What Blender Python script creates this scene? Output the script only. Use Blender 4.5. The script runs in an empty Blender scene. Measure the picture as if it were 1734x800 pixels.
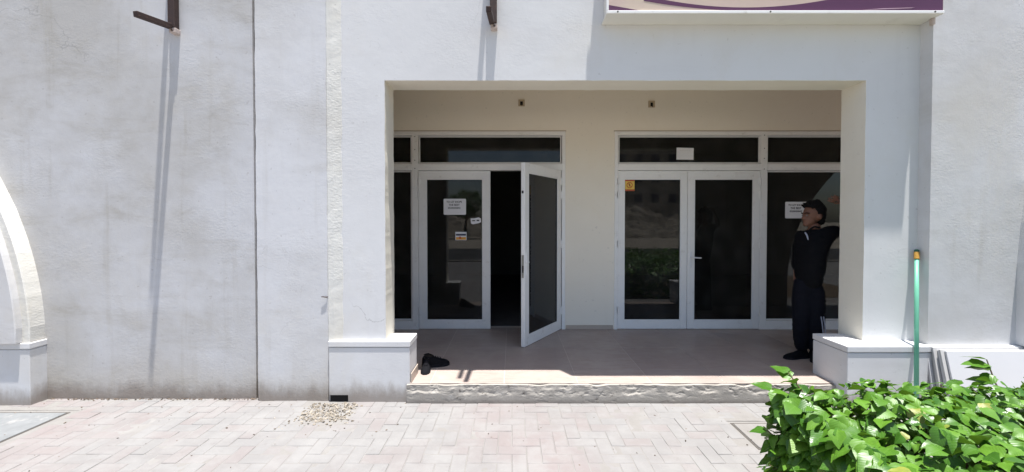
import bpy, bmesh, math, random
from mathutils import Vector, Matrix, Euler, noise
R = math.radians
scene = bpy.context.scene
COL = scene.collection

# ------------------------------------------------------------------ camera
cam_d = bpy.data.cameras.new('camera')
cam = bpy.data.objects.new('camera', cam_d); COL.objects.link(cam)
cam.location = (0, 0, 1.61)
cam.rotation_euler = (R(90 - 1.0), 0, 0)
cam_d.sensor_width = 36.0
cam_d.lens = 680.0 / 1734.0 * 36.0
cam_d.shift_y = -14.0 / 1734.0
cam_d.clip_start = 0.05
cam_d.clip_end = 2000
scene.camera = cam
# ------------------------------------------------------------------ sky and sun
SUN_DIR = Vector((-0.073, 0.108, -1.0)).normalized()      # the way the light travels
elev = math.asin(-SUN_DIR.z)
world = bpy.data.worlds.new('World'); scene.world = world; world.use_nodes = True
wn = world.node_tree.nodes; wl = world.node_tree.links; wn.clear()
sky = wn.new('ShaderNodeTexSky'); sky.sky_type = 'NISHITA'; sky.sun_disc = False
sky.sun_elevation = elev
sky.sun_rotation = math.atan2(-SUN_DIR.x, -SUN_DIR.y)
sky.air_density = 1.0; sky.dust_density = 1.6; sky.ozone_density = 1.0
bg = wn.new('ShaderNodeBackground'); bg.inputs['Strength'].default_value = 0.10
wo = wn.new('ShaderNodeOutputWorld')
wl.new(sky.outputs[0], bg.inputs[0]); wl.new(bg.outputs[0], wo.inputs[0])
sun_d = bpy.data.lights.new('sun', 'SUN'); sun_d.energy = 5.0; sun_d.angle = R(0.55)
sun_d.color = (1.0, 0.975, 0.94)
sun = bpy.data.objects.new('sun', sun_d); COL.objects.link(sun)
sun.rotation_euler = SUN_DIR.to_track_quat('-Z', 'Y').to_euler()
sun.location = (2, -3, 30)
scene.view_settings.view_transform = 'Standard'
scene.view_settings.look = 'None'
scene.view_settings.exposure = 0.93
scene.view_settings.gamma = 1.0
scene.view_settings.use_curve_mapping = False
scene.render.engine = 'CYCLES'
scene.cycles.max_bounces = 10
scene.cycles.diffuse_bounces = 6
scene.cycles.transparent_max_bounces = 16

# ------------------------------------------------------------------ node helpers
class NT:
    def __init__(s, name):
        s.m = bpy.data.materials.new(name); s.m.use_nodes = True
        s.n = s.m.node_tree.nodes; s.l = s.m.node_tree.links; s.n.clear()
        s.out = s.n.new('ShaderNodeOutputMaterial')
    def add(s, t, **kw):
        nd = s.n.new(t)
        for k, v in kw.items(): setattr(nd, k, v)
        return nd
    def put(s, sock, v):
        if v is None: return
        if isinstance(v, bpy.types.NodeSocket): s.l.new(v, sock)
        elif isinstance(v, (tuple, list)) and len(v) == 3 and sock.type == 'RGBA': sock.default_value = (*v, 1)
        else: sock.default_value = v
    def pos(s): return s.add('ShaderNodeNewGeometry').outputs['Position']
    def scale(s, vec, sc):
        m = s.add('ShaderNodeMapping'); m.inputs['Scale'].default_value = sc
        s.put(m.inputs['Vector'], vec); return m.outputs[0]
    def noise(s, vec, scale, detail=4, rough=0.55, dist=0.0):
        nd = s.add('ShaderNodeTexNoise'); s.put(nd.inputs['Vector'], vec)
        nd.inputs['Scale'].default_value = scale; nd.inputs['Detail'].default_value = detail
        nd.inputs['Roughness'].default_value = rough; nd.inputs['Distortion'].default_value = dist
        return nd.outputs['Fac']
    def voro(s, vec, scale, feature='F1'):
        nd = s.add('ShaderNodeTexVoronoi', feature=feature); s.put(nd.inputs['Vector'], vec)
        nd.inputs['Scale'].default_value = scale; return nd.outputs['Distance']
    def ramp(s, fac, a, b, lo=0.0, hi=1.0, smooth=True):
        nd = s.add('ShaderNodeMapRange'); nd.interpolation_type = 'SMOOTHSTEP' if smooth else 'LINEAR'
        s.put(nd.inputs['Value'], fac)
        nd.inputs['From Min'].default_value = a; nd.inputs['From Max'].default_value = b
        nd.inputs['To Min'].default_value = lo; nd.inputs['To Max'].default_value = hi
        return nd.outputs['Result']
    def math(s, op, a, b=0.0, c=None):
        nd = s.add('ShaderNodeMath', operation=op); s.put(nd.inputs[0], a); s.put(nd.inputs[1], b)
        if c is not None: s.put(nd.inputs[2], c)
        return nd.outputs[0]
    def mix(s, fac, a, b, mode='MIX'):
        nd = s.add('ShaderNodeMix', data_type='RGBA', blend_type=mode)
        s.put(nd.inputs[0], fac); s.put(nd.inputs[6], a); s.put(nd.inputs[7], b); return nd.outputs[2]
    def xyz(s, vec):
        nd = s.add('ShaderNodeSeparateXYZ'); s.put(nd.inputs[0], vec); return nd.outputs
    def bump(s, h, strength=0.3, dist=0.01, normal=None):
        nd = s.add('ShaderNodeBump'); nd.inputs['Strength'].default_value = strength
        nd.inputs['Distance'].default_value = dist; s.put(nd.inputs['Height'], h)
        if normal is not None: s.put(nd.inputs['Normal'], normal)
        return nd.outputs[0]
    def bsdf(s, col, rough=0.6, normal=None, metal=0.0, spec=0.5, **kw):
        b = s.add('ShaderNodeBsdfPrincipled')
        s.put(b.inputs['Base Color'], col); s.put(b.inputs['Roughness'], rough)
        s.put(b.inputs['Metallic'], metal); s.put(b.inputs['Specular IOR Level'], spec)
        if normal is not None: s.put(b.inputs['Normal'], normal)
        for k, v in kw.items(): s.put(b.inputs[k], v)
        s.l.new(b.outputs[0], s.out.inputs[0]); return b

def plaster(name, base, dark, dirt=1.0, bump=0.35, base_h=0.40, fine=1.0):
    t = NT(name); p = t.pos(); x, y, z = t.xyz(p)
    big = t.noise(p, 0.9, 5, 0.6)
    mid = t.noise(p, 4.5, 5, 0.65)
    streak = t.noise(t.scale(p, (9, 9, 0.55)), 1.0, 4, 0.6)
    band = t.noise(t.scale(p, (0.8, 0.8, 2.6)), 1.3, 5, 0.7, 0.6)
    f = t.math('MULTIPLY', t.ramp(big, 0.34, 0.70), 0.55)
    f = t.math('ADD', f, t.math('MULTIPLY', t.ramp(band, 0.50, 0.80), 0.42))
    f = t.math('ADD', f, t.math('MULTIPLY', t.ramp(mid, 0.5, 0.8), 0.22))
    f = t.math('ADD', f, t.math('MULTIPLY', t.ramp(streak, 0.56, 0.80), 0.35))
    f = t.math('MULTIPLY', f, dirt)
    c = t.mix(f, base, dark)
    # splash dirt creeping up from the ground, ragged
    rag = t.noise(t.scale(p, (3.0, 3.0, 1.2)), 1.6, 6, 0.7)
    h = t.math('SUBTRACT', z, t.math('MULTIPLY', t.math('SUBTRACT', rag, 0.5), 0.55))
    low = t.ramp(h, base_h, -0.02)
    low2 = t.ramp(t.math('SUBTRACT', z, t.math('MULTIPLY', t.math('SUBTRACT', rag, 0.5), 0.26)), 0.19, 0.02)
    c = t.mix(t.math('MULTIPLY', low, 0.60 * min(1, dirt)), c, (0.46, 0.42, 0.36))
    c = t.mix(t.math('MULTIPLY', low2, 0.75 * min(1, dirt)), c, (0.22, 0.18, 0.15))
    # warm grime in loose patches
    warm = t.ramp(t.noise(t.scale(p, (1.0, 1.0, 0.6)), 1.1, 6, 0.72, 0.5), 0.50, 0.75)
    c = t.mix(t.math('MULTIPLY', warm, 0.50 * min(1, dirt)), c, tuple(0.93 * q * w for q, w in zip(base, (0.97, 0.92, 0.82))))
    # hairline cracks in a few places
    wob = t.add('ShaderNodeTexNoise'); wob.inputs['Scale'].default_value = 3.0; wob.inputs['Detail'].default_value = 5; t.put(wob.inputs['Vector'], p)
    va = t.add('ShaderNodeVectorMath', operation='MULTIPLY_ADD'); t.put(va.inputs[0], wob.outputs['Color']); va.inputs[1].default_value = (0.5, 0.5, 0.5); t.put(va.inputs[2], p)
    ck = t.ramp(t.voro(va.outputs[0], 0.75, 'DISTANCE_TO_EDGE'), 0.0035, 0.0008)
    ck = t.math('MULTIPLY', ck, t.ramp(t.noise(p, 0.8, 3, 0.5), 0.55, 0.65))
    c = t.mix(t.math('MULTIPLY', ck, 0.38 if dirt > 0.65 else 0.0), c, (0.25, 0.24, 0.23))
    # small scuffs and pits
    pit = t.ramp(t.noise(p, 26, 2, 0.5), 0.70, 0.76)
    c = t.mix(t.math('MULTIPLY', pit, 0.35 * dirt), c, (0.35, 0.33, 0.31))
    patchy = t.ramp(t.noise(p, 1.7, 4, 0.6), 0.40, 0.66, 0.10, 1.0)
    hgt = t.math('ADD', t.math('MULTIPLY', t.math('MULTIPLY', t.noise(t.scale(p, (0.8, 0.8, 1.4)), 46 * fine, 5, 0.6), 0.62), patchy), t.math('MULTIPLY', t.noise(p, 7, 4, 0.55), 0.8))
    hgt = t.math('ADD', hgt, t.math('MULTIPLY', low2, -0.5))
    rough_low = t.math('MULTIPLY', t.math('MULTIPLY', t.noise(p, 30, 5, 0.7), low), 0.9)
    hgt = t.math('ADD', hgt, rough_low)
    t.bsdf(c, 0.85, t.bump(hgt, bump, 0.012), spec=0.2)
    return t.m

M = {}
M['old_wall'] = plaster('weathered_stucco', (0.575, 0.575, 0.585), (0.41, 0.39, 0.355), 1.25, 0.20, 0.55)
M['wall'] = plaster('painted_stucco', (0.65, 0.65, 0.66), (0.50, 0.48, 0.45), 1.0, 0.20)
M['cream_wall'] = plaster('cream_stucco', (0.73, 0.72, 0.675), (0.60, 0.57, 0.51), 1.0, 0.5)
M['smooth_wall'] = plaster('smooth_painted_wall', (0.70, 0.698, 0.695), (0.60, 0.59, 0.585), 0.7, 0.15, 0.3)
M['arcade_wall'] = plaster('arcade_paint', (0.89, 0.83, 0.72), (0.82, 0.75, 0.63), 0.6, 0.06, 0.05)
M['reveal'] = plaster('cream_reveal_paint', (0.83, 0.79, 0.69), (0.70, 0.65, 0.55), 0.6, 0.25, 0.2)
M['ceiling'] = plaster('tan_ceiling_paint', (0.72, 0.58, 0.41), (0.64, 0.51, 0.36), 0.5, 0.05, 0.05)
M['plinth'] = plaster('plinth_marble', (0.69, 0.69, 0.695), (0.58, 0.57, 0.56), 0.9, 0.12, 0.22)

def simple(name, col, rough=0.6, var=0.12, scale=12, bump=0.05, metal=0.0, spec=0.4, dark=None, dfac=0.5, drange=(0.55, 0.72), dscale=None):
    t = NT(name); p = t.pos()
    n = t.noise(p, scale, 5, 0.6)
    lo = tuple(max(0, c * (1 - var)) for c in col); hi = tuple(min(1, c * (1 + var)) for c in col)
    c = t.mix(n, lo, hi)
    if dark is not None:
        c = t.mix(t.math('MULTIPLY', t.ramp(t.noise(p, dscale or scale * 0.6, 6, 0.7), *drange), dfac), c, dark)
    t.bsdf(c, rough, t.bump(t.noise(p, scale * 4, 4, 0.6), bump, 0.005), metal, spec)
    return t.m
M['aluminium'] = simple('white_aluminium', (0.86, 0.85, 0.83), 0.42, 0.05, 7, 0.02, dark=(0.42, 0.37, 0.31), dfac=0.5, drange=(0.56, 0.8), dscale=9)
M['steel'] = simple('dull_steel', (0.45, 0.44, 0.42), 0.35, 0.1, 20, 0.02, metal=0.9)
M['gasket'] = simple('black_rubber', (0.02, 0.02, 0.02), 0.6, 0.1)
M['rust'] = simple('rusty_paint', (0.045, 0.026, 0.022), 0.7, 0.3, 40, 0.2, dark=(0.13, 0.06, 0.035), dfac=0.7)
M['pale_steel'] = simple('flaked_primer', (0.50, 0.42, 0.38), 0.7, 0.2, 60, 0.2)
M['sign_metal'] = simple('sign_sheet_metal', (0.74, 0.72, 0.66), 0.5, 0.05, 5, 0.03, dark=(0.5, 0.46, 0.4), dfac=0.35)
M['sign_pink'] = simple('sign_pink_print', (0.58, 0.45, 0.38), 0.5, 0.06, 6, 0.0, dark=(0.66, 0.58, 0.40), dfac=0.5, dscale=1.2, drange=(0.45, 0.7))
M['sign_purple'] = simple('sign_purple_print', (0.11, 0.038, 0.085), 0.4, 0.1, 5, 0.0)
M['sign_pale'] = simple('sign_pale_print', (0.52, 0.36, 0.42), 0.4, 0.1, 5, 0.0)
M['dark_room'] = simple('darkened_room_plaster', (0.16, 0.155, 0.145), 0.9, 0.2, 3, 0.1)  # the shops' lack of light is put into this dark wall colour
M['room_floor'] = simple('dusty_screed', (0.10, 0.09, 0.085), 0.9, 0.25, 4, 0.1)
M['paper'] = simple('white_paper', (0.78, 0.78, 0.80), 0.7, 0.02, 6, 0.0)
M['ink'] = simple('black_ink', (0.02, 0.02, 0.03), 0.6, 0.0)
M['grey_ink'] = simple('faded_ink', (0.35, 0.35, 0.36), 0.6, 0.0)
M['yellow'] = simple('yellow_print', (0.75, 0.52, 0.10), 0.5, 0.04, 9, 0)
M['red'] = simple('red_print', (0.50, 0.07, 0.03), 0.5, 0.04, 9, 0)
M['orange'] = simple('orange_print', (0.72, 0.34, 0.05), 0.5, 0.04, 9, 0)
M['navy'] = simple('navy_print', (0.03, 0.03, 0.07), 0.5, 0.04, 9, 0)
M['box_plastic'] = simple('yellowed_plastic', (0.50, 0.40, 0.27), 0.6, 0.15, 30, 0.05)
M['hole'] = simple('shaded_hole_black', (0.012, 0.010, 0.009), 0.9, 0.1)  # flat black that paints in the shade inside holes
M['green_pole'] = simple('green_plastic_tube', (0.15, 0.46, 0.31), 0.4, 0.15, 8, 0.02, dark=(0.30, 0.62, 0.48), dfac=0.5)
M['dark_green'] = simple('dark_green_plastic', (0.02, 0.10, 0.06), 0.5, 0.1)
M['brass'] = simple('worn_ochre_collar', (0.50, 0.27, 0.05), 0.5, 0.15, 30, 0.05)
M['slab'] = simple('white_marble_slab', (0.56, 0.56, 0.575), 0.5, 0.04, 4, 0.02, dark=(0.60, 0.59, 0.58), dfac=0.4)
M['slab_grey'] = simple('grey_slab_edge', (0.50, 0.49, 0.48), 0.7, 0.15, 10, 0.05)
M['black_cloth'] = simple('black_cloth', (0.0045, 0.0045, 0.006), 0.9, 0.3, 30, 0.2, spec=0.15)
M['navy_cloth'] = simple('dark_navy_cloth', (0.006, 0.0065, 0.011), 0.9, 0.3, 30, 0.2, spec=0.15)
M['stripe'] = simple('white_stripe', (0.34, 0.36, 0.44), 0.8, 0.03)
M['skin'] = simple('brown_skin', (0.17, 0.078, 0.05), 0.65, 0.08, 25, 0.05)
M['hair'] = simple('black_hair', (0.006, 0.005, 0.005), 0.75, 0.2, 60, 0.5, spec=0.12)
M['eye'] = simple('eye_white', (0.16, 0.14, 0.13), 0.3, 0.0)
M['shoe'] = simple('black_shoe_fabric', (0.007, 0.007, 0.009), 0.85, 0.3, 60, 0.3, spec=0.12)
M['shoe_sole'] = simple('dark_rubber_sole', (0.014, 0.014, 0.018), 0.8, 0.2, 40, 0.1, spec=0.15)
M['soil'] = simple('dry_soil', (0.12, 0.085, 0.055), 0.95, 0.35, 14, 0.6)
M['asphalt'] = simple('asphalt', (0.05, 0.05, 0.05), 0.9, 0.3, 20, 0.2)
M['cover'] = simple('weathered_cover', (0.195, 0.202, 0.205), 0.85, 0.3, 9, 0.25, dark=(0.30, 0.295, 0.285), dfac=0.9)
M['cover_frame'] = simple('cover_frame_steel', (0.10, 0.09, 0.08), 0.7, 0.2, 20, 0.1, metal=0.2)
M['wood'] = simple('woody_stem', (0.10, 0.075, 0.045), 0.8, 0.3, 40, 0.3)
M['gravel'] = None

def glass_mat(name, tint, rough=0.012):
    t = NT(name); p = t.pos()
    fr = t.add('ShaderNodeFresnel'); fr.inputs['IOR'].default_value = 1.40
    dust = t.ramp(t.noise(p, 5, 5, 0.65), 0.35, 0.8, 0.012, 0.055)
    tr = t.add('ShaderNodeBsdfTransparent'); tr.inputs[0].default_value = (*tint, 1)
    gl = t.add('ShaderNodeBsdfGlossy'); gl.inputs['Roughness'].default_value = rough
    gl.inputs[0].default_value = (0.95, 0.97, 1, 1)
    df = t.add('ShaderNodeBsdfDiffuse'); df.inputs[0].default_value = (0.5, 0.48, 0.44, 1)
    a = t.add('ShaderNodeMixShader'); t.l.new(dust, a.inputs[0]); t.l.new(tr.outputs[0], a.inputs[1]); t.l.new(df.outputs[0], a.inputs[2])
    b = t.add('ShaderNodeMixShader'); t.l.new(fr.outputs[0], b.inputs[0]); t.l.new(a.outputs[0], b.inputs[1]); t.l.new(gl.outputs[0], b.inputs[2])
    t.l.new(b.outputs[0], t.out.inputs[0]); return t.m
M['glass'] = glass_mat('tinted_glass', (0.40, 0.41, 0.39))

def paver_mat():
    t = NT('dusty_paver'); p = t.pos(); x, y, z = t.xyz(p)
    oi = t.add('ShaderNodeObjectInfo').outputs['Random']
    isl = t.add('ShaderNodeNewGeometry').outputs['Random Per Island']
    r = t.math('FRACT', t.math('ADD', oi, isl))
    big = t.noise(p, 0.55, 3, 0.5)
    pink = t.math('ADD', t.math('MULTIPLY', t.ramp(big, 0.45, 0.62), 0.7), t.math('MULTIPLY', t.ramp(r, 0.55, 1.0), 0.6))
    c = t.mix(t.math('MINIMUM', pink, 1.0), (0.222, 0.216, 0.212), (0.238, 0.196, 0.190))
    c = t.mix(t.ramp(r, 0, 1, 0, 0.35, False), c, (0.205, 0.196, 0.189))
    dust = t.ramp(t.noise(p, 3.0, 6, 0.7), 0.35, 0.68)
    c = t.mix(t.math('MULTIPLY', dust, 0.75), c, (0.268, 0.262, 0.255))
    st = t.ramp(t.noise(p, 11, 6, 0.75), 0.58, 0.78)
    c = t.mix(t.math('MULTIPLY', st, 0.70), c, (0.17, 0.15, 0.142))
    gr = t.ramp(t.noise(t.scale(p, (0.7, 1.6, 1)), 1.5, 6, 0.7, 0.8), 0.52, 0.72)
    c = t.mix(t.math('MULTIPLY', gr, 0.55), c, (0.20, 0.185, 0.18))
    sp = t.ramp(t.noise(p, 120, 2, 0.5), 0.66, 0.74)
    c = t.mix(t.math('MULTIPLY', sp, 0.4), c, (0.14, 0.13, 0.12))
    h = t.math('ADD', t.noise(p, 160, 4, 0.6), t.math('MULTIPLY', t.noise(p, 25, 4, 0.6), 1.2))
    t.bsdf(c, 0.9, t.bump(h, 0.35, 0.004), spec=0.2); return t.m
M['paver'] = paver_mat()
def sand_mat():
    t = NT('joint_sand'); p = t.pos()
    c = t.mix(t.noise(p, 9, 6, 0.7), (0.19, 0.178, 0.166), (0.275, 0.265, 0.253))
    c = t.mix(t.ramp(t.noise(p, 2.2, 5, 0.6), 0.5, 0.7), c, (0.268, 0.260, 0.250))
    t.bsdf(c, 0.95, t.bump(t.noise(p, 220, 4, 0.7), 0.5, 0.004), spec=0.1); return t.m
M['sand'] = sand_mat()
def desert_mat():
    t = NT('sandy_ground'); p = t.pos()
    c = t.mix(t.noise(p, 0.4, 8, 0.7), (0.30, 0.26, 0.21), (0.44, 0.39, 0.32))
    t.bsdf(c, 0.95, t.bump(t.noise(p, 6, 8, 0.7), 0.6, 0.05), spec=0.1); return t.m
M['desert'] = desert_mat()
def tile_mat():
    t = NT('beige_floor_tile'); p = t.pos()
    oi = t.add('ShaderNodeObjectInfo').outputs['Random']
    c = t.mix(oi, (0.35, 0.285, 0.255), (0.41, 0.335, 0.295))
    c = t.mix(t.ramp(t.noise(t.scale(p, (1, 5, 1)), 5, 6, 0.65), 0.4, 0.75), c, (0.33, 0.26, 0.225))
    d = t.ramp(t.noise(p, 2.2, 6, 0.7), 0.42, 0.72)
    c = t.mix(t.math('MULTIPLY', d, 0.55), c, (0.45, 0.395, 0.34))
    t.bsdf(c, t.ramp(t.noise(p, 4, 5, 0.6), 0.3, 0.7, 0.38, 0.6), t.bump(t.noise(p, 60, 4, 0.6), 0.05, 0.003), spec=0.4); return t.m
M['tile'] = tile_mat()
M['grout'] = simple('tile_grout', (0.60, 0.54, 0.49), 0.9, 0.2, 30, 0.2)
M['skirting'] = simple('skirting_tile', (0.50, 0.42, 0.35), 0.5, 0.08, 9, 0.02)
def conc_mat():
    t = NT('broken_concrete'); p = t.pos(); x, y, z = t.xyz(p)
    n = t.noise(p, 9, 8, 0.75)
    c = t.mix(n, (0.27, 0.25, 0.22), (0.45, 0.42, 0.38))
    c = t.mix(t.ramp(t.noise(t.scale(p, (1, 1, 2.5)), 5, 6, 0.8), 0.55, 0.72), c, (0.50, 0.475, 0.44))
    c = t.mix(t.math('MULTIPLY', t.ramp(t.noise(p, 14, 5, 0.7), 0.60, 0.7), 0.7), c, (0.10, 0.085, 0.075))
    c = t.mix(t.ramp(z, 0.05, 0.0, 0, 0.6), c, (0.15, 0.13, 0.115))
    t.bsdf(c, 0.95, t.bump(t.noise(p, 60, 7, 0.75), 0.35, 0.010), spec=0.15); return t.m
M['concrete'] = conc_mat()
def gravel_mat():
    t = NT('limestone_chips'); p = t.pos()
    r = t.add('ShaderNodeNewGeometry').outputs['Random Per Island']
    c = t.mix(r, (0.13, 0.11, 0.085), (0.36, 0.32, 0.265))
    t.bsdf(c, 0.9, t.bump(t.noise(p, 150, 4, 0.6), 0.4, 0.003), spec=0.2); return t.m
M['gravel'] = gravel_mat()
def litter_mat():
    t = NT('dry_litter'); r = t.add('ShaderNodeNewGeometry').outputs['Random Per Island']
    c = t.mix(r, (0.05, 0.04, 0.032), (0.22, 0.17, 0.13))
    t.bsdf(c, 0.9, spec=0.2); return t.m
M['litter'] = litter_mat()
def leaf_mat(name, a, b, glossy=0.32):
    t = NT(name); p = t.pos()
    uv = t.add('ShaderNodeUVMap').outputs[0]; u, v, _ = t.xyz(uv)
    oi = t.add('ShaderNodeObjectInfo').outputs['Random']
    isl = t.add('ShaderNodeNewGeometry').outputs['Random Per Island']
    r = t.math('FRACT', t.math('ADD', oi, isl))
    c = t.mix(r, a, b)
    c = t.mix(t.ramp(r, 0.990, 0.996, 0, 0.7), c, (0.30, 0.27, 0.05))
    au = t.math('ABSOLUTE', t.math('SUBTRACT', u, 0.5))
    ph = t.math('SUBTRACT', t.math('MULTIPLY', v, 44.0), t.math('MULTIPLY', au, 40.0))
    w = t.math('SINE', ph)
    vein = t.math('MAXIMUM', t.ramp(w, 0.82, 1.0), t.ramp(au, 0.028, 0.008))
    c = t.mix(t.math('MULTIPLY', vein, 0.20), c, (0.20, 0.34, 0.08))
    c = t.mix(t.math('MULTIPLY', t.ramp(t.noise(p, 30, 5, 0.6), 0.45, 0.75), 0.35), c, (0.04, 0.11, 0.018))
    h = t.math('ADD', t.math('MULTIPLY', w, -0.5), t.math('MULTIPLY', t.noise(p, 60, 3, 0.5), 0.5))
    bsd = t.bsdf(c, t.ramp(r, 0, 1, glossy, glossy + 0.16), t.bump(h, 0.09, 0.004), spec=0.45)
    tl = t.add('ShaderNodeBsdfTranslucent'); t.l.new(t.mix(0.6, c, (0.22, 0.42, 0.03)), tl.inputs[0])
    mx = t.add('ShaderNodeMixShader'); mx.inputs[0].default_value = 0.17
    t.l.new(bsd.outputs[0], mx.inputs[1]); t.l.new(tl.outputs[0], mx.inputs[2]); t.l.new(mx.outputs[0], t.out.inputs[0])
    return t.m
M['leaf'] = leaf_mat('hibiscus_leaf', (0.034, 0.112, 0.011), (0.108, 0.245, 0.017))
M['tree_leaf'] = leaf_mat('tree_leaf', (0.03, 0.075, 0.02), (0.06, 0.12, 0.03), 0.5)

# ------------------------------------------------------------------ object helpers
def tag(o, label=None, cat=None, group=None, kind=None):
    if label: o['label'] = label
    if cat: o['category'] = cat
    if group: o['group'] = group
    if kind: o['kind'] = kind
    return o
def thing(name, loc, label, cat, group=None):
    e = bpy.data.objects.new(name, None); COL.objects.link(e); e.location = loc
    e.empty_display_size = 0.1
    return tag(e, label, cat, group)
def root_of(o):
    while o.parent: o = o.parent
    return o
def obj(name, bm, mat, parent=None, smooth=False, world=True, loc=None):
    """link a bmesh (coordinates in world space) as one mesh object"""
    me = bpy.data.meshes.new(name)
    if world and parent is not None:
        off = Vector(root_of(parent).location)
        for v in bm.verts: v.co -= off
    elif world and loc is not None:
        for v in bm.verts: v.co -= Vector(loc)
    bmesh.ops.recalc_face_normals(bm, faces=bm.faces[:])
    bm.to_mesh(me); bm.free()
    if smooth:
        for p_ in me.polygons: p_.use_smooth = True
    for m_ in (mat if isinstance(mat, (list, tuple)) else [mat]): me.materials.append(m_)
    o = bpy.data.objects.new(name, me); COL.objects.link(o)
    if parent is not None: o.parent = parent
    elif loc is not None: o.location = loc
    return o
def inst(name, me, parent, loc, rot=(0, 0, 0), sc=(1, 1, 1)):
    o = bpy.data.objects.new(name, me); COL.objects.link(o); o.parent = parent
    o.location = loc; o.rotation_euler = rot; o.scale = sc
    return o
def B(): return bmesh.new()
def box(bm, x0, x1, y0, y1, z0, z1, bev=0.0, seg=1, mi=0):
    vs = [bm.verts.new((x, y, z)) for z in (z0, z1) for y in (y0, y1) for x in (x0, x1)]
    fs = []
    for q in ((0, 2, 3, 1), (4, 5, 7, 6), (0, 1, 5, 4), (2, 6, 7, 3), (0, 4, 6, 2), (1, 3, 7, 5)):
        f = bm.faces.new([vs[i] for i in q]); f.material_index = mi; fs.append(f)
    if bev > 0:
        es = list({e for f in fs for e in f.edges})
        bmesh.ops.bevel(bm, geom=es, offset=bev, segments=seg, profile=0.5, affect='EDGES')
    return vs
def prism(bm, pts, y0, y1):
    """polygon of (x,z) points extruded from y0 to y1"""
    a = [bm.verts.new((x, y0, z)) for x, z in pts]; b = [bm.verts.new((x, y1, z)) for x, z in pts]
    bm.faces.new(a); bm.faces.new(b[::-1])
    n = len(pts)
    for i in range(n): bm.faces.new((a[i], b[i], b[(i + 1) % n], a[(i + 1) % n]))
def tube(bm, pts, rad, n=10, cap=True):
    rings = []
    for i, p_ in enumerate(pts):
        p_ = Vector(p_)
        a = Vector(pts[max(0, i - 1)]); b = Vector(pts[min(len(pts) - 1, i + 1)])
        d = (b - a).normalized(); u = d.orthogonal().normalized() if abs(d.z) > 0.9 else d.cross(Vector((0, 0, 1))).normalized()
        w = d.cross(u); r = rad[i] if isinstance(rad, (list, tuple)) else rad
        rings.append([bm.verts.new(p_ + (u * math.cos(k * 2 * math.pi / n) + w * math.sin(k * 2 * math.pi / n)) * r) for k in range(n)])
    for i in range(len(rings) - 1):
        for k in range(n): bm.faces.new((rings[i][k], rings[i][(k + 1) % n], rings[i + 1][(k + 1) % n], rings[i + 1][k]))
    if cap: bm.faces.new(rings[0][::-1]); bm.faces.new(rings[-1])
def disc(bm, c, r, y0, y1, n=24, hole=None):
    cx, cz = c
    pts = [(cx + r * math.cos(k * 2 * math.pi / n), cz + r * math.sin(k * 2 * math.pi / n)) for k in range(n)]
    if hole is None: prism(bm, pts, y0, y1); return
    ins = [(cx + hole * math.cos(k * 2 * math.pi / n), cz + hole * math.sin(k * 2 * math.pi / n)) for k in range(n)]
    for k in range(n):
        j = (k + 1) % n
        prism(bm, [pts[k], pts[j], ins[j], ins[k]], y0, y1)
def text_part(name, body, size, x, y, z, mat, parent, width=None):
    cu = bpy.data.curves.new('t', 'FONT'); cu.body = body; cu.size = size; cu.align_x = 'CENTER'; cu.align_y = 'CENTER'
    cu.extrude = 0.0004; cu.offset = size * 0.022
    to = bpy.data.objects.new('t', cu); COL.objects.link(to)
    dg = bpy.context.evaluated_depsgraph_get()
    me = bpy.data.meshes.new_from_object(to.evaluated_get(dg))
    bpy.data.objects.remove(to); bpy.data.curves.remove(cu)
    sx = 1.0
    if width:
        xs = [v.co.x for v in me.vertices]; sx = width / (max(xs) - min(xs))
    off = Vector(root_of(parent).location)
    for v in me.vertices:
        c = v.co.copy(); v.co = Vector((x + c.x * sx, y - c.z, z + c.y)) - off
    me.name = name; me.materials.clear(); me.materials.append(mat)
    o = bpy.data.objects.new(name, me); COL.objects.link(o); o.parent = parent
    return o

# ================================================================== SETTING: ground
g = B(); box(g, -300, 300, -420, 60, -0.40, -0.09)
tag(obj('ground', g, M['desert']), kind='structure')
rd = B(); box(rd, -200, 200, -13, -5.2, -0.086, -0.03)
tag(obj('road', rd, M['asphalt']), kind='structure')
kb = B()
for i in range(40): box(kb, -20 + i, -20 + i + 0.985, -5.2, -5.05, -0.085, 0.06, 0.012)
tag(obj('kerb', kb, M['concrete']), kind='structure')

rnd = random.Random(7)
pv = B(); box(pv, -14, 14, -5.04, 3.9, -0.085, -0.0055)
pavement = tag(obj('pavement', pv, M['sand']), kind='structure')
# herringbone pavers: the nearest in view as bricks of their own, the rest joined
COVERS = [(-4.55, -3.715, 2.87, 3.36), (1.735, 2.33, 2.80, 3.18)]
def in_cover(x0, x1, y0, y1):
    return any(x1 > c[0] and x0 < c[1] and y1 > c[2] and y0 < c[3] for c in COVERS)
def gravel_zone(x, y): return -1.74 < x < -1.36 and y > 3.19 + 0.25 * abs(x + 1.55)
U = 0.1015
def brick_mesh(w, l, seed):
    bm = B(); r_ = random.Random(seed)
    vs = box(bm, -w / 2, w / 2, -l / 2, l / 2, -0.05, 0.0)
    top = [f for f in bm.faces if all(v.co.z > -0.001 for v in f.verts)]
    bmesh.ops.bevel(bm, geom=[e for f in top for e in f.edges], offset=0.0035, segments=1, affect='EDGES')
    for v in bm.verts:
        v.co.x += r_.uniform(-0.0012, 0.0012); v.co.y += r_.uniform(-0.0012, 0.0012)
    me = bpy.data.meshes.new('brick'); bmesh.ops.recalc_face_normals(bm, faces=bm.faces[:]); bm.to_mesh(me); bm.free(); me.materials.append(M['paver'])
    return me
GAP = 0.0035
meH = [brick_mesh(2 * U - GAP, U - GAP, s) for s in range(4)]
meV = [brick_mesh(U - GAP, 2 * U - GAP, s + 9) for s in range(4)]
near, rest = [], []
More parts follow.
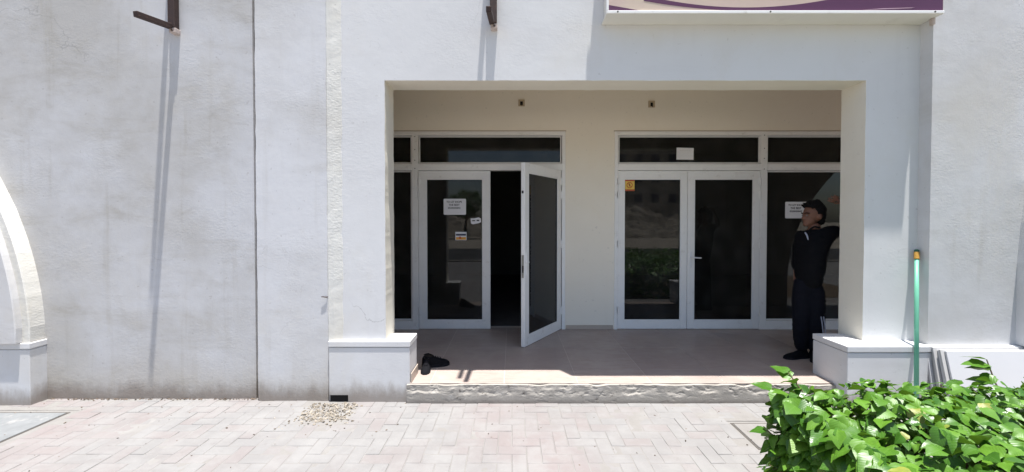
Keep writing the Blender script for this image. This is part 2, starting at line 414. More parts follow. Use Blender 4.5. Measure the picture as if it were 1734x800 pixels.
for i in range(-95, 96):
    for j in range(-50, 36):
        k = (i - j) % 4
        if k == 0: cx, cy, hw, hl, ms = (i + 1) * U, (j + 0.5) * U, U, U / 2, meH
        elif k == 3: cx, cy, hw, hl, ms = (i + 0.5) * U, (j + 1) * U, U / 2, U, meV
        else: continue
        if cy + hl > 3.66 or cy < -4.95: continue
        if abs(cx) > 9.5: continue
        if in_cover(cx - hw + 0.01, cx + hw - 0.01, cy - hl + 0.01, cy + hl - 0.01): continue
        if gravel_zone(cx, cy): continue
        vis = cy > 2.47 and abs(cx) < 1.28 * cy + 0.15 and not (cx > 1.7 and cy < 2.9) and cx < 2.6 and cy < 3.56
        (near if vis else rest).append((cx, cy, ms))
near.sort(key=lambda q: q[1] + 0.08 * abs(q[0]))
rest += near[300:]; near = near[:300]
for cx, cy, ms in near:
    inst('brick', rnd.choice(ms), pavement, (cx, cy, rnd.uniform(-0.0022, 0.0015)), (rnd.gauss(0, 0.006), rnd.gauss(0, 0.006), rnd.gauss(0, 0.010)))
rb = B()
for cx, cy, ms in rest:
    if cy < -3.2 and abs(cx) > 7: continue
    hw, hl = ((2 * U - GAP) / 2, (U - GAP) / 2) if ms is meH else ((U - GAP) / 2, (2 * U - GAP) / 2)
    dz = rnd.uniform(-0.0022, 0.0015); a = rnd.gauss(0, 0.010)
    ca, sa = math.cos(a), math.sin(a)
    P4 = [(cx + ca * sx * hw - sa * sy * hl, cy + sa * sx * hw + ca * sy * hl) for sx, sy in ((-1, -1), (1, -1), (1, 1), (-1, 1))]
    P5 = [(cx + (px_ - cx) * (1 - 0.0035 / hw), cy + (py_ - cy) * (1 - 0.0035 / hl)) for px_, py_ in P4]
    lo = [rb.verts.new((x, y, -0.03)) for x, y in P4]; md = [rb.verts.new((x, y, dz - 0.0035)) for x, y in P4]; tp = [rb.verts.new((x, y, dz)) for x, y in P5]
    for q in range(4):
        n_ = (q + 1) % 4
        rb.faces.new((lo[q], lo[n_], md[n_], md[q])); rb.faces.new((md[q], md[n_], tp[n_], tp[q]))
    rb.faces.new(tp)
tag(obj('brick_field', rb, M['paver'], pavement), kind='stuff')

# sand drifted over the joints, in places over the bricks
ds = B(); nx_, ny_ = 340, 70; gg = []
for j in range(ny_ + 1):
    row = []
    for i in range(nx_ + 1):
        x = -4.7 + 7.2 * i / nx_; y_ = 2.35 + 1.30 * j / ny_
        h = noise.fractal(Vector((x * 1.6, y_ * 1.6, 2)), 0.8, 2.1, 5) * 0.75 + 0.5 * noise.noise(Vector((x * 14, y_ * 14, 6)))
        z = -0.0030 + 0.0036 * h + (0.003 if y_ > 3.42 else 0) * noise.noise(Vector((x * 3, 1, 1)))
        row.append(ds.verts.new((x, y_, max(-0.0052, min(z, 0.0016)))))
    gg.append(row)
def bad(x, y_): return any(c[0] - .02 < x < c[1] + .02 and c[2] - .02 < y_ < c[3] + .02 for c in COVERS)
for j in range(ny_):
    for i in range(nx_):
        if not bad(gg[j][i].co.x, gg[j][i].co.y): ds.faces.new((gg[j][i], gg[j][i + 1], gg[j + 1][i + 1], gg[j + 1][i]))
tag(obj('drifted_sand', ds, M['sand'], pavement), kind='stuff')
# soil of the hedge bed
sb = B(); box(sb, 1.58, 8.0, -2.6, 2.33, -0.03, 0.012, 0.01)
tag(obj('soil_bed', sb, M['soil']), kind='structure')

# ================================================================== SETTING: raised arcade floor
YB_ = 3.83
FZ = 0.165          # floor level of the arcade
pf = B(); box(pf, -0.93, 2.95, 3.56, 3.86, -0.1, FZ - 0.0022); box(pf, -10.9, 10.9, YB_ + 0.03, 5.50, -0.1, FZ - 0.0023)
platform = tag(obj('arcade_floor', pf, M['grout']), kind='structure')
TS = 0.66
def tile_mesh(w, l):
    bm = B(); box(bm, -w / 2, w / 2, -l / 2, l / 2, -0.0018, 0.0)
    top = [f for f in bm.faces if all(v.co.z > -0.001 for v in f.verts)]
    bmesh.ops.bevel(bm, geom=[e for f in top for e in f.edges], offset=0.0008, segments=1, affect='EDGES')
    me = bpy.data.meshes.new('tile'); bmesh.ops.recalc_face_normals(bm, faces=bm.faces[:]); bm.to_mesh(me); bm.free(); me.materials.append(M['tile']); return me
rows = [(3.545, 3.875), (3.875, 4.535), (4.535, 5.195), (5.195, 5.40)]
rowm = [tile_mesh(TS - 0.004, b - a - 0.004) for a, b in rows]
for ri, (a, b) in enumerate(rows):
    for i in range(-9, 12):
        xa = -0.07 + i * TS
        if xa < -7 or xa > 7.5: continue
        if ri == 0 and (xa < -1.0 or xa + TS > 3.0):
            if not (xa < 3.0 < xa + TS + 0.4 or xa < -0.9 < xa + TS): continue
        inst('tile', rowm[ri], platform, (xa + TS / 2, (a + b) / 2, FZ + rnd.uniform(-0.0006, 0.0006)))
# broken concrete edge of the step
def step_face():
    bm = B(); nx, nz = 420, 34
    x0, x1 = -0.93, 2.95
    grid = []
    for j in range(nz + 1):
        row = []
        for i in range(nx + 1):
            x = x0 + (x1 - x0) * i / nx; tz = j / nz
            ztop = FZ - 0.004 - 0.014 * max(0, noise.noise(Vector((x * 3.1, 7, 0)))) - (0.03 * max(0, noise.noise(Vector((x * 6.1, 2.2, 0))) - 0.15))
            z = -0.03 + (ztop + 0.03) * tz
            n1 = noise.fractal(Vector((x * 9.0, z * 16.0, 1.3)), 0.9, 2.1, 5)
            zb = 0.085 + 0.030 * noise.noise(Vector((x * 1.9, 3, 0))) + 0.020 * noise.fractal(Vector((x * 7, 8, 0)), .8, 2, 4)
            zc = 0.128 + 0.026 * noise.noise(Vector((x * 2.7, 9, 0))) + 0.014 * noise.fractal(Vector((x * 9, 4, 0)), .8, 2, 4)
            st = lambda e, w: max(0.0, min(1.0, (z - e) / w + .5))
            m1 = max(0.0, min(1.0, 0.45 + 1.5 * noise.fractal(Vector((x * 3.3, 11, 0)), .8, 2, 3))); m2 = max(0.0, min(1.0, 0.30 + 1.6 * noise.fractal(Vector((x * 4.1, 21, 0)), .8, 2, 3)))
            pit = max(0.0, noise.fractal(Vector((x * 11, z * 20, 8)), .8, 2.1, 4) - 0.18)
            y = 3.512 + 0.010 * m1 * st(zb, .012 + .03 * (1 - m1)) + 0.008 * m2 * st(zc, .009 + .03 * (1 - m2)) - 0.0018 * n1 * (0.35 + st(zb, .01)) - 0.006 * noise.noise(Vector((x * 1.3, 0, 5))) + 0.010 * pit * (0.3 + st(zb, .05))
            row.append(bm.verts.new((x, y, z)))
        grid.append(row)
    back = [bm.verts.new((v.co.x, 3.60, v.co.z)) for v in grid[-1]]
    for j in range(nz):
        for i in range(nx): bm.faces.new((grid[j][i], grid[j][i + 1], grid[j + 1][i + 1], grid[j + 1][i]))
    for i in range(nx): bm.faces.new((grid[-1][i], grid[-1][i + 1], back[i + 1], back[i]))
    return bm
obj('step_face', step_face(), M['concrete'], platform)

# ================================================================== THE BUILDING
bld = thing('shop_building', (1.0, 4.0, 0.0), 'white stucco building with a recessed shop arcade and aluminium glass doors', 'building')
ZT = 6.6
OX0, OX1, OZ = -1.127, 3.130, 2.849          # arcade opening
YF, YB = 3.57, 3.835                         # opening face, back of piers
YL, YP = 3.605, 3.46                         # left wall plane, right proud wall plane
AXL, AXR, AZ, AR = -7.21, 7.36, 0.55, 2.63   # arches either side
def arch_wall(x0, x1, xc, r, y0, y1):
    n = 40
    pts = [(x0, -0.1)]
    pts += [(xc - r, -0.1)]
    pts += [(xc - r * math.cos(math.pi * k / n), AZ + r * math.sin(math.pi * k / n)) for k in range(n + 1)]
    pts += [(xc + r, -0.1), (x1, -0.1), (x1, ZT), (x0, ZT)]
    bm = B(); prism(bm, pts, y0, y1); return bm
obj('wall', arch_wall(-11, -2.312, AXL, AR, YL, YB), M['old_wall'], bld)
jg = B(); box(jg, -2.35, -2.20, YL + 0.03, YB - 0.01, -0.09, ZT - 0.01)
obj('joint_filler', jg, M['soil'], bld)
def rough_edge_wall(x0, x1, y0, y1, z0, z1, amp, seed, nx=10, nz=150, relief=0.004):
    """front skin of a wall with real trowel unevenness, edges wavering a little"""
    bm = B(); g_ = []
    for j in range(nz + 1):
        row = []
        for i in range(nx + 1):
            x = x0 + (x1 - x0) * i / nx; z = z0 + (z1 - z0) * j / nz
            e = amp * noise.fractal(Vector((seed, z * 7, 0.5)), 1, 2, 4)
            if i == 0: x += e
            if i == nx: x += amp * noise.fractal(Vector((seed + 5, z * 7, 0.5)), 1, 2, 4)
            y = y0 - relief * noise.noise(Vector((x * 1.3, z * 1.3, seed)))
            row.append(bm.verts.new((x, y, z)))
        g_.append(row)
    for j in range(nz):
        for i in range(nx): bm.faces.new((g_[j][i], g_[j][i + 1], g_[j + 1][i + 1], g_[j + 1][i]))
    ring = [g_[0][i] for i in range(nx + 1)] + [g_[j][nx] for j in range(1, nz + 1)] + [g_[nz][i] for i in range(nx - 1, -1, -1)] + [g_[j][0] for j in range(nz - 1, 0, -1)]
    bk = [bm.verts.new((v.co.x, y1, v.co.z)) for v in ring]
    for i in range(len(ring)):
        j = (i + 1) % len(ring); bm.faces.new((ring[i], ring[j], bk[j], bk[i]))
    bm.faces.new(bk)
    return bm
# proud strip between the joint and the pier, with its splayed cream return
obj('pilaster', rough_edge_wall(-2.266, -1.640, 3.563, YB, -0.1, ZT, 0.004, 3), M['wall'], bld)
pr = B()
nz = 130; cols = []
for j in range(nz + 1):
    z = 0.50 + (ZT - 0.50) * j / nz
    w = 0.006 * noise.fractal(Vector((1.7, z * 8, 0.2)), 1, 2, 4); w2 = 0.010 * noise.fractal(Vector((6.7, z * 5, 0.2)), 1, 2, 4)
    cols.append([pr.verts.new((-1.642, 3.566, z)), pr.verts.new((-1.630 + w, 3.557, z)), pr.verts.new((-1.585 + w2, 3.559 + 0.3 * w, z)), pr.verts.new((-1.508 + w2, 3.5685, z)), pr.verts.new((-1.508 + w2, 3.64, z)), pr.verts.new((-1.642, 3.64, z))])
for j in range(nz):
    for i in range(6): pr.faces.new((cols[j][i], cols[j][(i + 1) % 6], cols[j + 1][(i + 1) % 6], cols[j + 1][i]))
obj('pier_return', pr, M['cream_wall'], bld, smooth=False)
# piers and beam round the opening: one plastered portal
def portal_bm():
    bm = B(); nz = 90
    wob = lambda z, s_, a_: a_ * noise.fractal(Vector((s_, z * 7, 0.5)), 1, 2, 4)
    L = [(OX0 + wob(OZ * k / nz, 2.1, 0.0030), -0.1 + (OZ + 0.1) * k / nz) for k in range(nz)]
    T = [(OX0 + (OX1 - OX0) * k / nz, OZ + wob(k * 0.05, 5.1, 0.0022)) for k in range(nz + 1)]
    Rr = [(OX1 + wob(OZ * k / nz, 8.1, 0.0022), -0.1 + (OZ + 0.1) * k / nz) for k in range(nz - 1, -1, -1)]
    prism(bm, [(-1.640, -0.1)] + L + T + Rr + [(3.640, -0.1), (3.640, ZT), (-1.640, ZT)], YF, YB)
    bm.normal_update()
    for f in bm.faces:
        if abs(f.normal.y) < 0.5: f.material_index = 1
    return bm
obj('portal', portal_bm(), [M['smooth_wall'], M['reveal']], bld)
obj('wall', arch_wall(3.600, 11, AXR, AR, YP, YB - 0.002), M['wall'], bld)
# shallow control joint bead beside the proud strip
# arches: stepped mouldings springing from plinths
def arch_ring(xc, r0, r1, y0, y1, z0=AZ, n=72):
    bm = B(); A = []
    for k in range(n + 1):
        a = math.pi * k / n; c, s = -math.cos(a), math.sin(a)
        w = 0.006 * noise.noise(Vector((k * 0.6, xc, 1)))
        A.append([bm.verts.new((xc + c * (r + (w if r == r1 else 0)), y, z0 + s * (r + (w if r == r1 else 0)))) for r, y in ((r0, y1), (r1, y1), (r1, y0 + 0.006), (r1 - 0.006, y0), (r0 + 0.006, y0), (r0, y0 + 0.006))])
    for k in range(n):
        for i in range(6): bm.faces.new((A[k][i], A[k][(i + 1) % 6], A[k + 1][(i + 1) % 6], A[k + 1][i]))
    bm.faces.new(A[0]); bm.faces.new(A[-1][::-1]); return bm
for xc, yw in ((AXL, YL), (AXR, YP)):
    ar = obj('arch_moulding', arch_ring(xc, AR - 0.004, 3.0, yw - 0.118, yw + 0.02), M['cream_wall'], bld, smooth=False)
    obj('arch_rib', arch_ring(xc, AR - 0.008, 2.938, yw - 0.168, yw - 0.10), M['wall'], ar, smooth=False)
# straight jamb the right arch springs from
jm = B(); prism(jm, [(4.358, 0.54), (4.358, 1.25), (4.385, 1.60), (4.430, 1.95), (4.60, 1.95), (4.60, 0.54)], YP - 0.116, YP + 0.01)
obj('arch_jamb', jm, M['wall'], bld)
# plinths with projecting cap stones
def plinth(x0, x1, y0, y1, zt, cap=0.052, over=0.006, notch=None, label=None):
    bm = B()
    if notch:
        pts = [(x0, notch[2]), (notch[1], notch[2]), (notch[1], -0.05), (x1, -0.05), (x1, zt - cap - 0.008), (x0, zt - cap - 0.008)]
        prism(bm, pts, y0, y1)
        box(bm, x0, notch[1] - 0.002, y0 + 0.14, y1 - 0.002, -0.05, notch[2] - 0.002)
    else:
        box(bm, x0, x1, y0, y1, -0.05, zt - cap - 0.008, 0.004)
    p_ = obj('plinth', bm, M['plinth'], bld)
    jb = B(); box(jb, x0 + 0.008, x1 - 0.008, y0 + 0.008, y1 - 0.004, zt - cap - 0.0085, zt - cap + 0.001)
    obj('joint', jb, M['slab_grey'], p_)
    cb = B(); box(cb, x0 - over, x1 + over, y0 - over, y1, zt - cap, zt, 0.006, 2)
    obj('cap', cb, M['plinth'], p_)
    return p_
plinth(-1.622, -0.908, 3.540, 3.800, 0.543, notch=(-1.61, -1.455, 0.062))
plinth(2.862, 3.545, 3.405, 3.80, 0.540)
plinth(3.552, 4.40, 3.425, 3.62, 0.535)
plinth(-4.9, -4.200, 3.475, 3.70, 0.545)
plinth(4.41, 4.80, 3.335, 3.70, 0.545)
hb = B(); box(hb, -1.618, -1.456, 3.552, 3.5665, -0.02, 0.0615)
obj('drain_hole_shade', hb, M['hole'], bld)  # shallow black panel painting the shade of the drain opening
sk = B(); box(sk, -0.901, -0.893, 3.552, 3.80, FZ, FZ + 0.085, 0.002)
obj('skirting', sk, M['skirting'], bld)
# back wall of the arcade with two shopfront openings
YD = 5.33
SFL = (-2.75, 0.706); SFR = (1.357, 4.75); SZ = 2.79; SB = FZ - 0.01
bw = B()
box(bw, -11, SFL[0], YD, YD + 0.2, -0.05, 3.7); box(bw, SFL[1], SFR[0], YD, YD + 0.2, -0.05, 3.7)
box(bw, SFR[1], 11, YD, YD + 0.2, -0.05, 3.7)
box(bw, SFL[0], SFL[1], YD, YD + 0.2, SZ, 3.7); box(bw, SFR[0], SFR[1], YD, YD + 0.2, SZ, 3.7)
obj('back_wall', bw, M['arcade_wall'], bld)
sk = B(); box(sk, SFL[1] + 0.012, SFR[0] - 0.012, YD - 0.009, YD + 0.002, FZ, FZ + 0.055, 0.002)
obj('skirting', sk, M['skirting'], bld)
cl = B(); box(cl, -11, 11, YB - 0.002, YD + 0.2, 3.45, 3.6)
obj('ceiling', cl, M['ceiling'], bld)
ew = B(); box(ew, -11.2, -11, YL, YD + 0.2, -0.05, ZT); obj('end_wall', ew, M['wall'], bld)
ew = B(); box(ew, 11, 11.2, YL - 0.1, YD + 0.2, -0.05, ZT); obj('end_wall', ew, M['wall'], bld)
rf = B(); box(rf, -11.2, 11.2, YB - 0.01, 11.2, ZT - 0.25, ZT - 0.02); obj('roof', rf, M['wall'], bld)
uw = B(); box(uw, -11, 11, YD + 0.02, YD + 0.19, 3.69, ZT - 0.26); obj('upper_wall', uw, M['wall'], bld)
# unlit shop rooms behind the glass
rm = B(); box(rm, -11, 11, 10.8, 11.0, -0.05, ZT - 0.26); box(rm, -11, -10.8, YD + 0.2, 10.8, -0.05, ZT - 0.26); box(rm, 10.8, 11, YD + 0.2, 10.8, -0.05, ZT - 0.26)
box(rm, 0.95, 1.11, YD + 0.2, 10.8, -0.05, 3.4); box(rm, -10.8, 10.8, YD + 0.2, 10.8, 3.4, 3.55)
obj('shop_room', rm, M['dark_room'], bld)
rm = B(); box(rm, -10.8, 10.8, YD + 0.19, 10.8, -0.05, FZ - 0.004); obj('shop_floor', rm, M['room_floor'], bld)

# ------------------------------------------------------------------ shopfronts
def bar(bm, x0, x1, z0, z1, y0=YD - 0.015, y1=YD + 0.075, bev=0.003): box(bm, x0, x1, y0, y1, z0, z1, bev)
def xf(bm, M4):
    if M4 is not None: bmesh.ops.transform(bm, matrix=M4, verts=bm.verts[:])
    return bm
def pane_box(x0, x1, z0, z1, y): bm = B(); box(bm, x0, x1, y, y + 0.006, z0, z1); return bm
def bead(x0, x1, z0, z1, y0, w=0.012, d=0.014):
    bm = B(); box(bm, x0 - w, x0, y0, y0 + d, z0 - w, z1 + w); box(bm, x1, x1 + w, y0, y0 + d, z0 - w, z1 + w)
    box(bm, x0, x1, y0, y0 + d, z1, z1 + w); box(bm, x0, x1, y0, y0 + d, z0 - w, z0); return bm
def frame_unit(segs, x0, x1, lab):
    """fixed frame: outer members, mullions, transom bar"""
    bm = B()
    bar(bm, x0, x1, 2.735, SZ)                               # head
    bar(bm, x0, x0 + 0.045, FZ - 0.005, 2.735); bar(bm, x1 - 0.045, x1, FZ - 0.005, 2.735)
    for a, b in segs: bar(bm, a, b, FZ - 0.005, 2.735)
    o = obj('door_frame', bm, M['aluminium'], bld); o['label'] = lab
    bm = B()
    xs = [x0 + 0.045] + [v for s in segs for v in s] + [x1 - 0.045]
    for i in range(0, len(xs), 2): bar(bm, xs[i], xs[i + 1], 2.275, 2.365, YD - 0.020)
    obj('transom_bar', bm, M['aluminium'], o)
    bm = B()                                                  # thin cover strip on the plaster, and screws
    box(bm, x0 - 0.010, x1 + 0.010, YD - 0.006, YD - 0.001, SZ, SZ + 0.012)
    obj('cover_strip', bm, M['skirting'], o)
    for zz in (2.72, 2.55, 2.42, 2.30):
        for a, b in segs:
            bm = B(); disc(bm, ((a + b) / 2, zz + rnd.uniform(-.02, .02)), 0.006, YD - 0.019, YD - 0.014, 8)
            obj('screw', bm, M['cover_frame'], o)
    return o
def window(x0, x1, z0, z1, lab=None):
    w = obj('window', bead(x0, x1, z0, z1, YD + 0.012), M['aluminium'], bld)
    g_ = B(); box(g_, x0 - 0.008, x0 + 0.002, YD + 0.02, YD + 0.03, z0, z1); box(g_, x1 - 0.002, x1 + 0.008, YD + 0.02, YD + 0.03, z0, z1)
    box(g_, x0, x1, YD + 0.02, YD + 0.03, z1 - 0.002, z1 + 0.008); box(g_, x0, x1, YD + 0.02, YD + 0.03, z0 - 0.008, z0 + 0.002)
    obj('gasket', g_, M['gasket'], w)
    obj('pane', pane_box(x0 - 0.01, x1 + 0.01, z0 - 0.01, z1 + 0.01, YD + 0.027), M['glass'], w)
    if lab: w['label'] = lab
    return w
def door(x0, x1, hinge_right, M4=None, lever=None, stl=0.092, lab=None, edge_lock=False):
    z0, z1 = FZ + 0.006, 2.270; y0, y1 = YD - 0.008, YD + 0.040
    gz0, gz1 = 0.283, 2.165
    bm = B()
    box(bm, x0, x0 + stl, y0, y1, z0, z1, 0.003); box(bm, x1 - stl, x1, y0, y1, z0, z1, 0.003)
    box(bm, x0 + stl, x1 - stl, y0 + 0.001, y1 - 0.001, gz1, z1, 0.002); box(bm, x0 + stl, x1 - stl, y0 + 0.001, y1 - 0.001, z0, gz0, 0.002)
    d_ = obj('door', xf(bm, M4), M['aluminium'], bld)
    if lab: d_['label'] = lab
    gx0, gx1 = x0 + stl, x1 - stl
    b2 = bead(gx0 + 0.012, gx1 - 0.012, gz0 + 0.012, gz1 - 0.012, y0 + 0.004, 0.011, 0.012)
    obj('glazing_bead', xf(b2, M4), M['aluminium'], d_)
    g_ = B()
    for a in ((gx0 + 0.012, gx0 + 0.017, gz0 + .012, gz1 - .012), (gx1 - 0.017, gx1 - 0.012, gz0 + .012, gz1 - .012), (gx0 + .017, gx1 - .017, gz1 - 0.017, gz1 - .012), (gx0 + .017, gx1 - .017, gz0 + .012, gz0 + 0.017)):
        box(g_, a[0], a[1], y0 + 0.013, y0 + 0.024, a[2], a[3])
    obj('gasket', xf(g_, M4), M['gasket'], d_)
    pb = B(); box(pb, gx0 + 0.006, gx1 - 0.006, y0 + 0.021, y0 + 0.027, gz0 + 0.006, gz1 - 0.006)
    obj('pane', xf(pb, M4), M['glass'], d_)
    hx = x1 - 0.006 if hinge_right else x0 + 0.006
    for zz in (0.42, 1.30, 1.95, 2.13):
        hb_ = B(); tube(hb_, [(hx, y0 - 0.010, zz - 0.05), (hx, y0 - 0.010, zz + 0.05)], 0.011, 8)
        box(hb_, hx - 0.018, hx + 0.018, y0 - 0.007, y0 + 0.001, zz - 0.042, zz + 0.042)
        obj('hinge', xf(hb_, M4), M['aluminium'], d_)
    if lever is not None:
        lx, s = lever
        hb_ = B(); box(hb_, lx - 0.013, lx + 0.013, y0 - 0.010, y0 + 0.001, 0.99, 1.20, 0.004)
        tube(hb_, [(lx, y0 - 0.005, 1.125), (lx, y0 - 0.048, 1.125), (lx + s * 0.03, y0 - 0.056, 1.125), (lx + s * 0.115, y0 - 0.052, 1.120)], 0.0085, 8)
        disc(hb_, (lx, 1.03), 0.008, y0 - 0.013, y0 - 0.008, 10)
        obj('handle', xf(hb_, M4), M['paper'], d_)
    if edge_lock:
        fx = x0 if hinge_right else x1
        hb_ = B(); box(hb_, fx - 0.0025, fx + 0.001, y0 + 0.010, y1 - 0.010, 0.96, 1.22)
        obj('lock_plate', xf(hb_, M4), M['steel'], d_)
        hb_ = B(); box(hb_, fx - 0.004, fx + 0.001, y0 + 0.013, y0 + 0.03, 1.02, 1.10); obj('lock_slot', xf(hb_, M4), M['gasket'], d_)
        hb_ = B(); box(hb_, fx - 0.006, fx + 0.001, y0 + 0.014, y1 - 0.014, 1.92, 1.95)
        obj('latch', xf(hb_, M4), M['gasket'], d_)
        hb_ = B(); box(hb_, fx + 0.025, fx + 0.052, y0 - 0.008, y0 + 0.001, 0.98, 1.24, 0.003)
        tube(hb_, [(fx + 0.038, y0 - 0.004, 1.14), (fx + 0.038, y0 - 0.035, 1.14), (fx + 0.01, y0 - 0.045, 1.14), (fx - 0.03, y0 - 0.042, 1.135)], 0.008, 8)
        obj('handle', xf(hb_, M4), M['aluminium'], d_)
    return d_
# left shopfront
LA, LB, LC = -1.310, -1.245, -0.285
frame_unit([(-1.325, -1.240)], SFL[0], SFL[1], 'frame of the left shopfront with screw holes in its post')
window(-1.218, 0.640, 2.385, 2.715, 'long fanlight over the left doors')
window(-2.68, -1.345, 2.385, 2.715); window(-2.68, -1.345, 0.30, 2.255)
bq = B(); bar(bq, -2.70, -1.325, FZ - 0.004, 0.282); obj('bottom_rail', bq, M['aluminium'], bld)
door(-1.236, -0.287, False, lab='closed left leaf of the left doors', stl=0.098)
hx = 0.655
ang = math.acos(0.527 / 0.965)
M4 = Matrix.Translation((hx, YD - 0.008, 0)) @ Matrix.Rotation(ang, 4, 'Z') @ Matrix.Translation((-hx, -(YD - 0.008), 0))
door(-0.283, hx, True, M4, lab='right leaf of the left doors standing open towards the viewer', edge_lock=True)
# right shopfront
frame_unit([(3.287, 3.372)], SFR[0], SFR[1], 'frame of the right shopfront')
window(1.425, 3.270, 2.385, 2.715, 'long fanlight over the right doors')
window(3.392, 4.68, 2.385, 2.715); window(3.392, 4.68, 0.30, 2.255)
bq = B(); bar(bq, 3.372, 4.705, FZ - 0.004, 0.282); obj('bottom_rail', bq, M['aluminium'], bld)
door(1.404, 2.322, False, lab='left leaf of the right doors', stl=0.080)
dr = door(2.328, 3.285, True, lever=(2.372, 1), lab='right leaf of the right doors with a white lever handle', stl=0.085)
cp = B(); box(cp, 2.95, 3.13, YD - 0.018, YD - 0.007, 2.195, 2.245, 0.004)
obj('closer_plate', cp, M['aluminium'], dr)

# ================================================================== SIGN BOX
sg = thing('sign_box', (2.19, 3.47, 3.33), 'shallow wall sign box with pink and purple print above the arcade opening', 'sign')
SX0, SX1, SY, SZ0 = 0.788, 3.598, 3.382, 3.335
bm = B(); box(bm, SX0 + 0.02, SX1 - 0.004, SY + 0.02, 3.568, SZ0 + 0.012, 4.75); obj('case', bm, M['sign_metal'], sg)
bm = B(); box(bm, SX0, SX1 - 0.002, SY, 3.568, SZ0, SZ0 + 0.011); obj('soffit_sheet', bm, M['sign_metal'], sg)
bm = B(); box(bm, SX0 - 0.002, SX1 + 0.004, SY - 0.010, SY + 0.012, SZ0 + 0.002, SZ0 + 0.026, 0.003); obj('trim', bm, M['aluminium'], sg)
bm = B(); box(bm, SX0 - 0.002, SX0 + 0.018, SY - 0.010, SY + 0.012, SZ0 + 0.027, 4.76, 0.003); obj('trim', bm, M['aluminium'], sg)
bm = B(); box(bm, SX0 + 0.019, SX1 + 0.004, SY + 0.004, SY + 0.018, SZ0 + 0.027, 4.74); obj('print_panel', bm, M['sign_pink'], sg)
def ribbon(up, lo, n=60, x0=0.0, x1=1.0):
    pts = [(x0 + (x1 - x0) * k / n, up(x0 + (x1 - x0) * k / n)) for k in range(n + 1)] + [(x0 + (x1 - x0) * k / n, lo(x0 + (x1 - x0) * k / n)) for k in range(n, -1, -1)]
    bm = B(); prism(bm, pts, SY + 0.0025, SY + 0.004); return bm
ZB = SZ0 + 0.0275
def sw_lo(x): return max(ZB, ZB + 0.010 + 0.085 * ((x - 2.05) / 0.95) ** 2 - 0.012)
def sw_up(x): return ZB + 0.028 + 0.10 * ((x - 1.95) / 0.85) ** 2 if x < 2.6 else ZB + 0.028 + 0.10 * ((x - 1.95) / 0.85) ** 2
obj('swoosh', ribbon(lambda x: max(sw_up(x), sw_lo(x) + 0.003), lambda x: sw_lo(x) if x < 2.3 else ZB, 70, 1.10, SX1), M['sign_purple'], sg)
obj('swoosh', ribbon(lambda x: ZB + 0.048 * (1 - (x - SX0 - .02) / 0.27) + 0.001, lambda x: ZB, 20, SX0 + 0.02, SX0 + 0.29), M['sign_purple'], sg)
bmr = B(); prism(bmr, [(2.93, ZB + 0.008), (3.33, ZB + 0.022), (3.36, ZB + 0.027), (3.10, ZB + 0.020)], SY + 0.0005, SY + 0.0024); obj('swoosh', bmr, M['sign_pale'], sg)
for xx in (0.88, 2.15, 3.52):
    bm = B(); disc(bm, (xx, SZ0 + 0.014), 0.007, SY - 0.014, SY - 0.009, 10)
    obj('rivet', bm, M['cover_frame'], sg)
bm = B(); box(bm, 3.575, 3.60, 3.44, 3.475, SZ0 - 0.055, SZ0 - 0.001, 0.004); obj('corner_clip', bm, M['pale_steel'], sg)

# ================================================================== RUSTY BRACKETS
def bracket(x, yw, z, tip_dx, label, lng=0.29):
    r = thing('wall_bracket', (x, yw, z), label, 'bracket', 'rusty brackets left on the facade')
    bm = B(); box(bm, x - 0.030, x + 0.030, yw - 0.062, yw - 0.006, z - 0.01, z + 1.45, 0.004); obj('post', bm, M['rust'], r)
    for k, (za, ln, dxx) in enumerate(((z, lng, tip_dx), (z + 1.02, lng + 0.03, -0.005))):
        bm = B(); box(bm, -0.022, 0.022, 0, ln, -0.022, 0.022, 0.003)
        d = Vector((dxx, -ln, -0.035)).normalized()
        bmesh.ops.transform(bm, matrix=Matrix.Translation((x - 0.012, yw - 0.05, za)) @ d.to_track_quat('Y', 'Z').to_matrix().to_4x4(), verts=bm.verts[:])
        obj('arm', bm, M['rust'], r)
    bm = B(); box(bm, x - 0.024, x + 0.034, yw - 0.058, yw + 0.004, z - 0.055, z - 0.011, 0.005); obj('foot_plate', bm, M['pale_steel'], r)
    bm = B(); disc(bm, (x + 0.008, z - 0.036), 0.008, yw - 0.066, yw - 0.056, 8); obj('bolt', bm, M['rust'], r)
    return r
bracket(-2.985, YL, 3.315, -0.045, 'rusty sign bracket on the wall left of the long crack, arm poking left')
bracket(-0.162, YF, 3.335, -0.012, 'rusty sign bracket just above the arcade opening, left of the sign')

# ================================================================== BENT NAIL
bm = B(); tube(bm, [(-1.640, 3.570, 0.930), (-1.646, 3.553, 0.932), (-1.690, 3.549, 0.937)], [.005, .005, .004], 7)
tag(obj('nail', bm, M['rust'], loc=(-1.640, 3.570, 0.930)), 'small bent nail sticking out of the wall above the left plinth', 'nail')

# ================================================================== JUNCTION BOXES
def jbox(x, z, label):
    r = thing('junction_box', (x, YD, z), label, 'electrical box', 'electrical boxes over the shop doors')
    bm = B()
    for a in ((x - .042, x + .042, z + .022, z + .042), (x - .042, x + .042, z - .042, z - .030), (x - .042, x - .018, z - .030, z + .022), (x + .018, x + .042, z - .030, z + .022)):
        box(bm, a[0], a[1], YD - 0.018, YD - 0.001, a[2], a[3])
    obj('plate', bm, M['box_plastic'], r)
    bm = B(); box(bm, x - .018, x + .018, YD - 0.004, YD - 0.0015, z - .030, z + .022); obj('knockout', bm, M['hole'], r)
    bm = B(); tube(bm, [(x + 0.004, YD - 0.004, z), (x + 0.006, YD - 0.03, z - 0.012), (x + 0.004, YD - 0.032, z - 0.045)], 0.004, 6); obj('wire', bm, M['gasket'], r)
jbox(0.125, 3.162, 'small open electrical box on the wall above the open glass door')
jbox(1.840, 3.147, 'small open electrical box on the wall above the right glass doors')

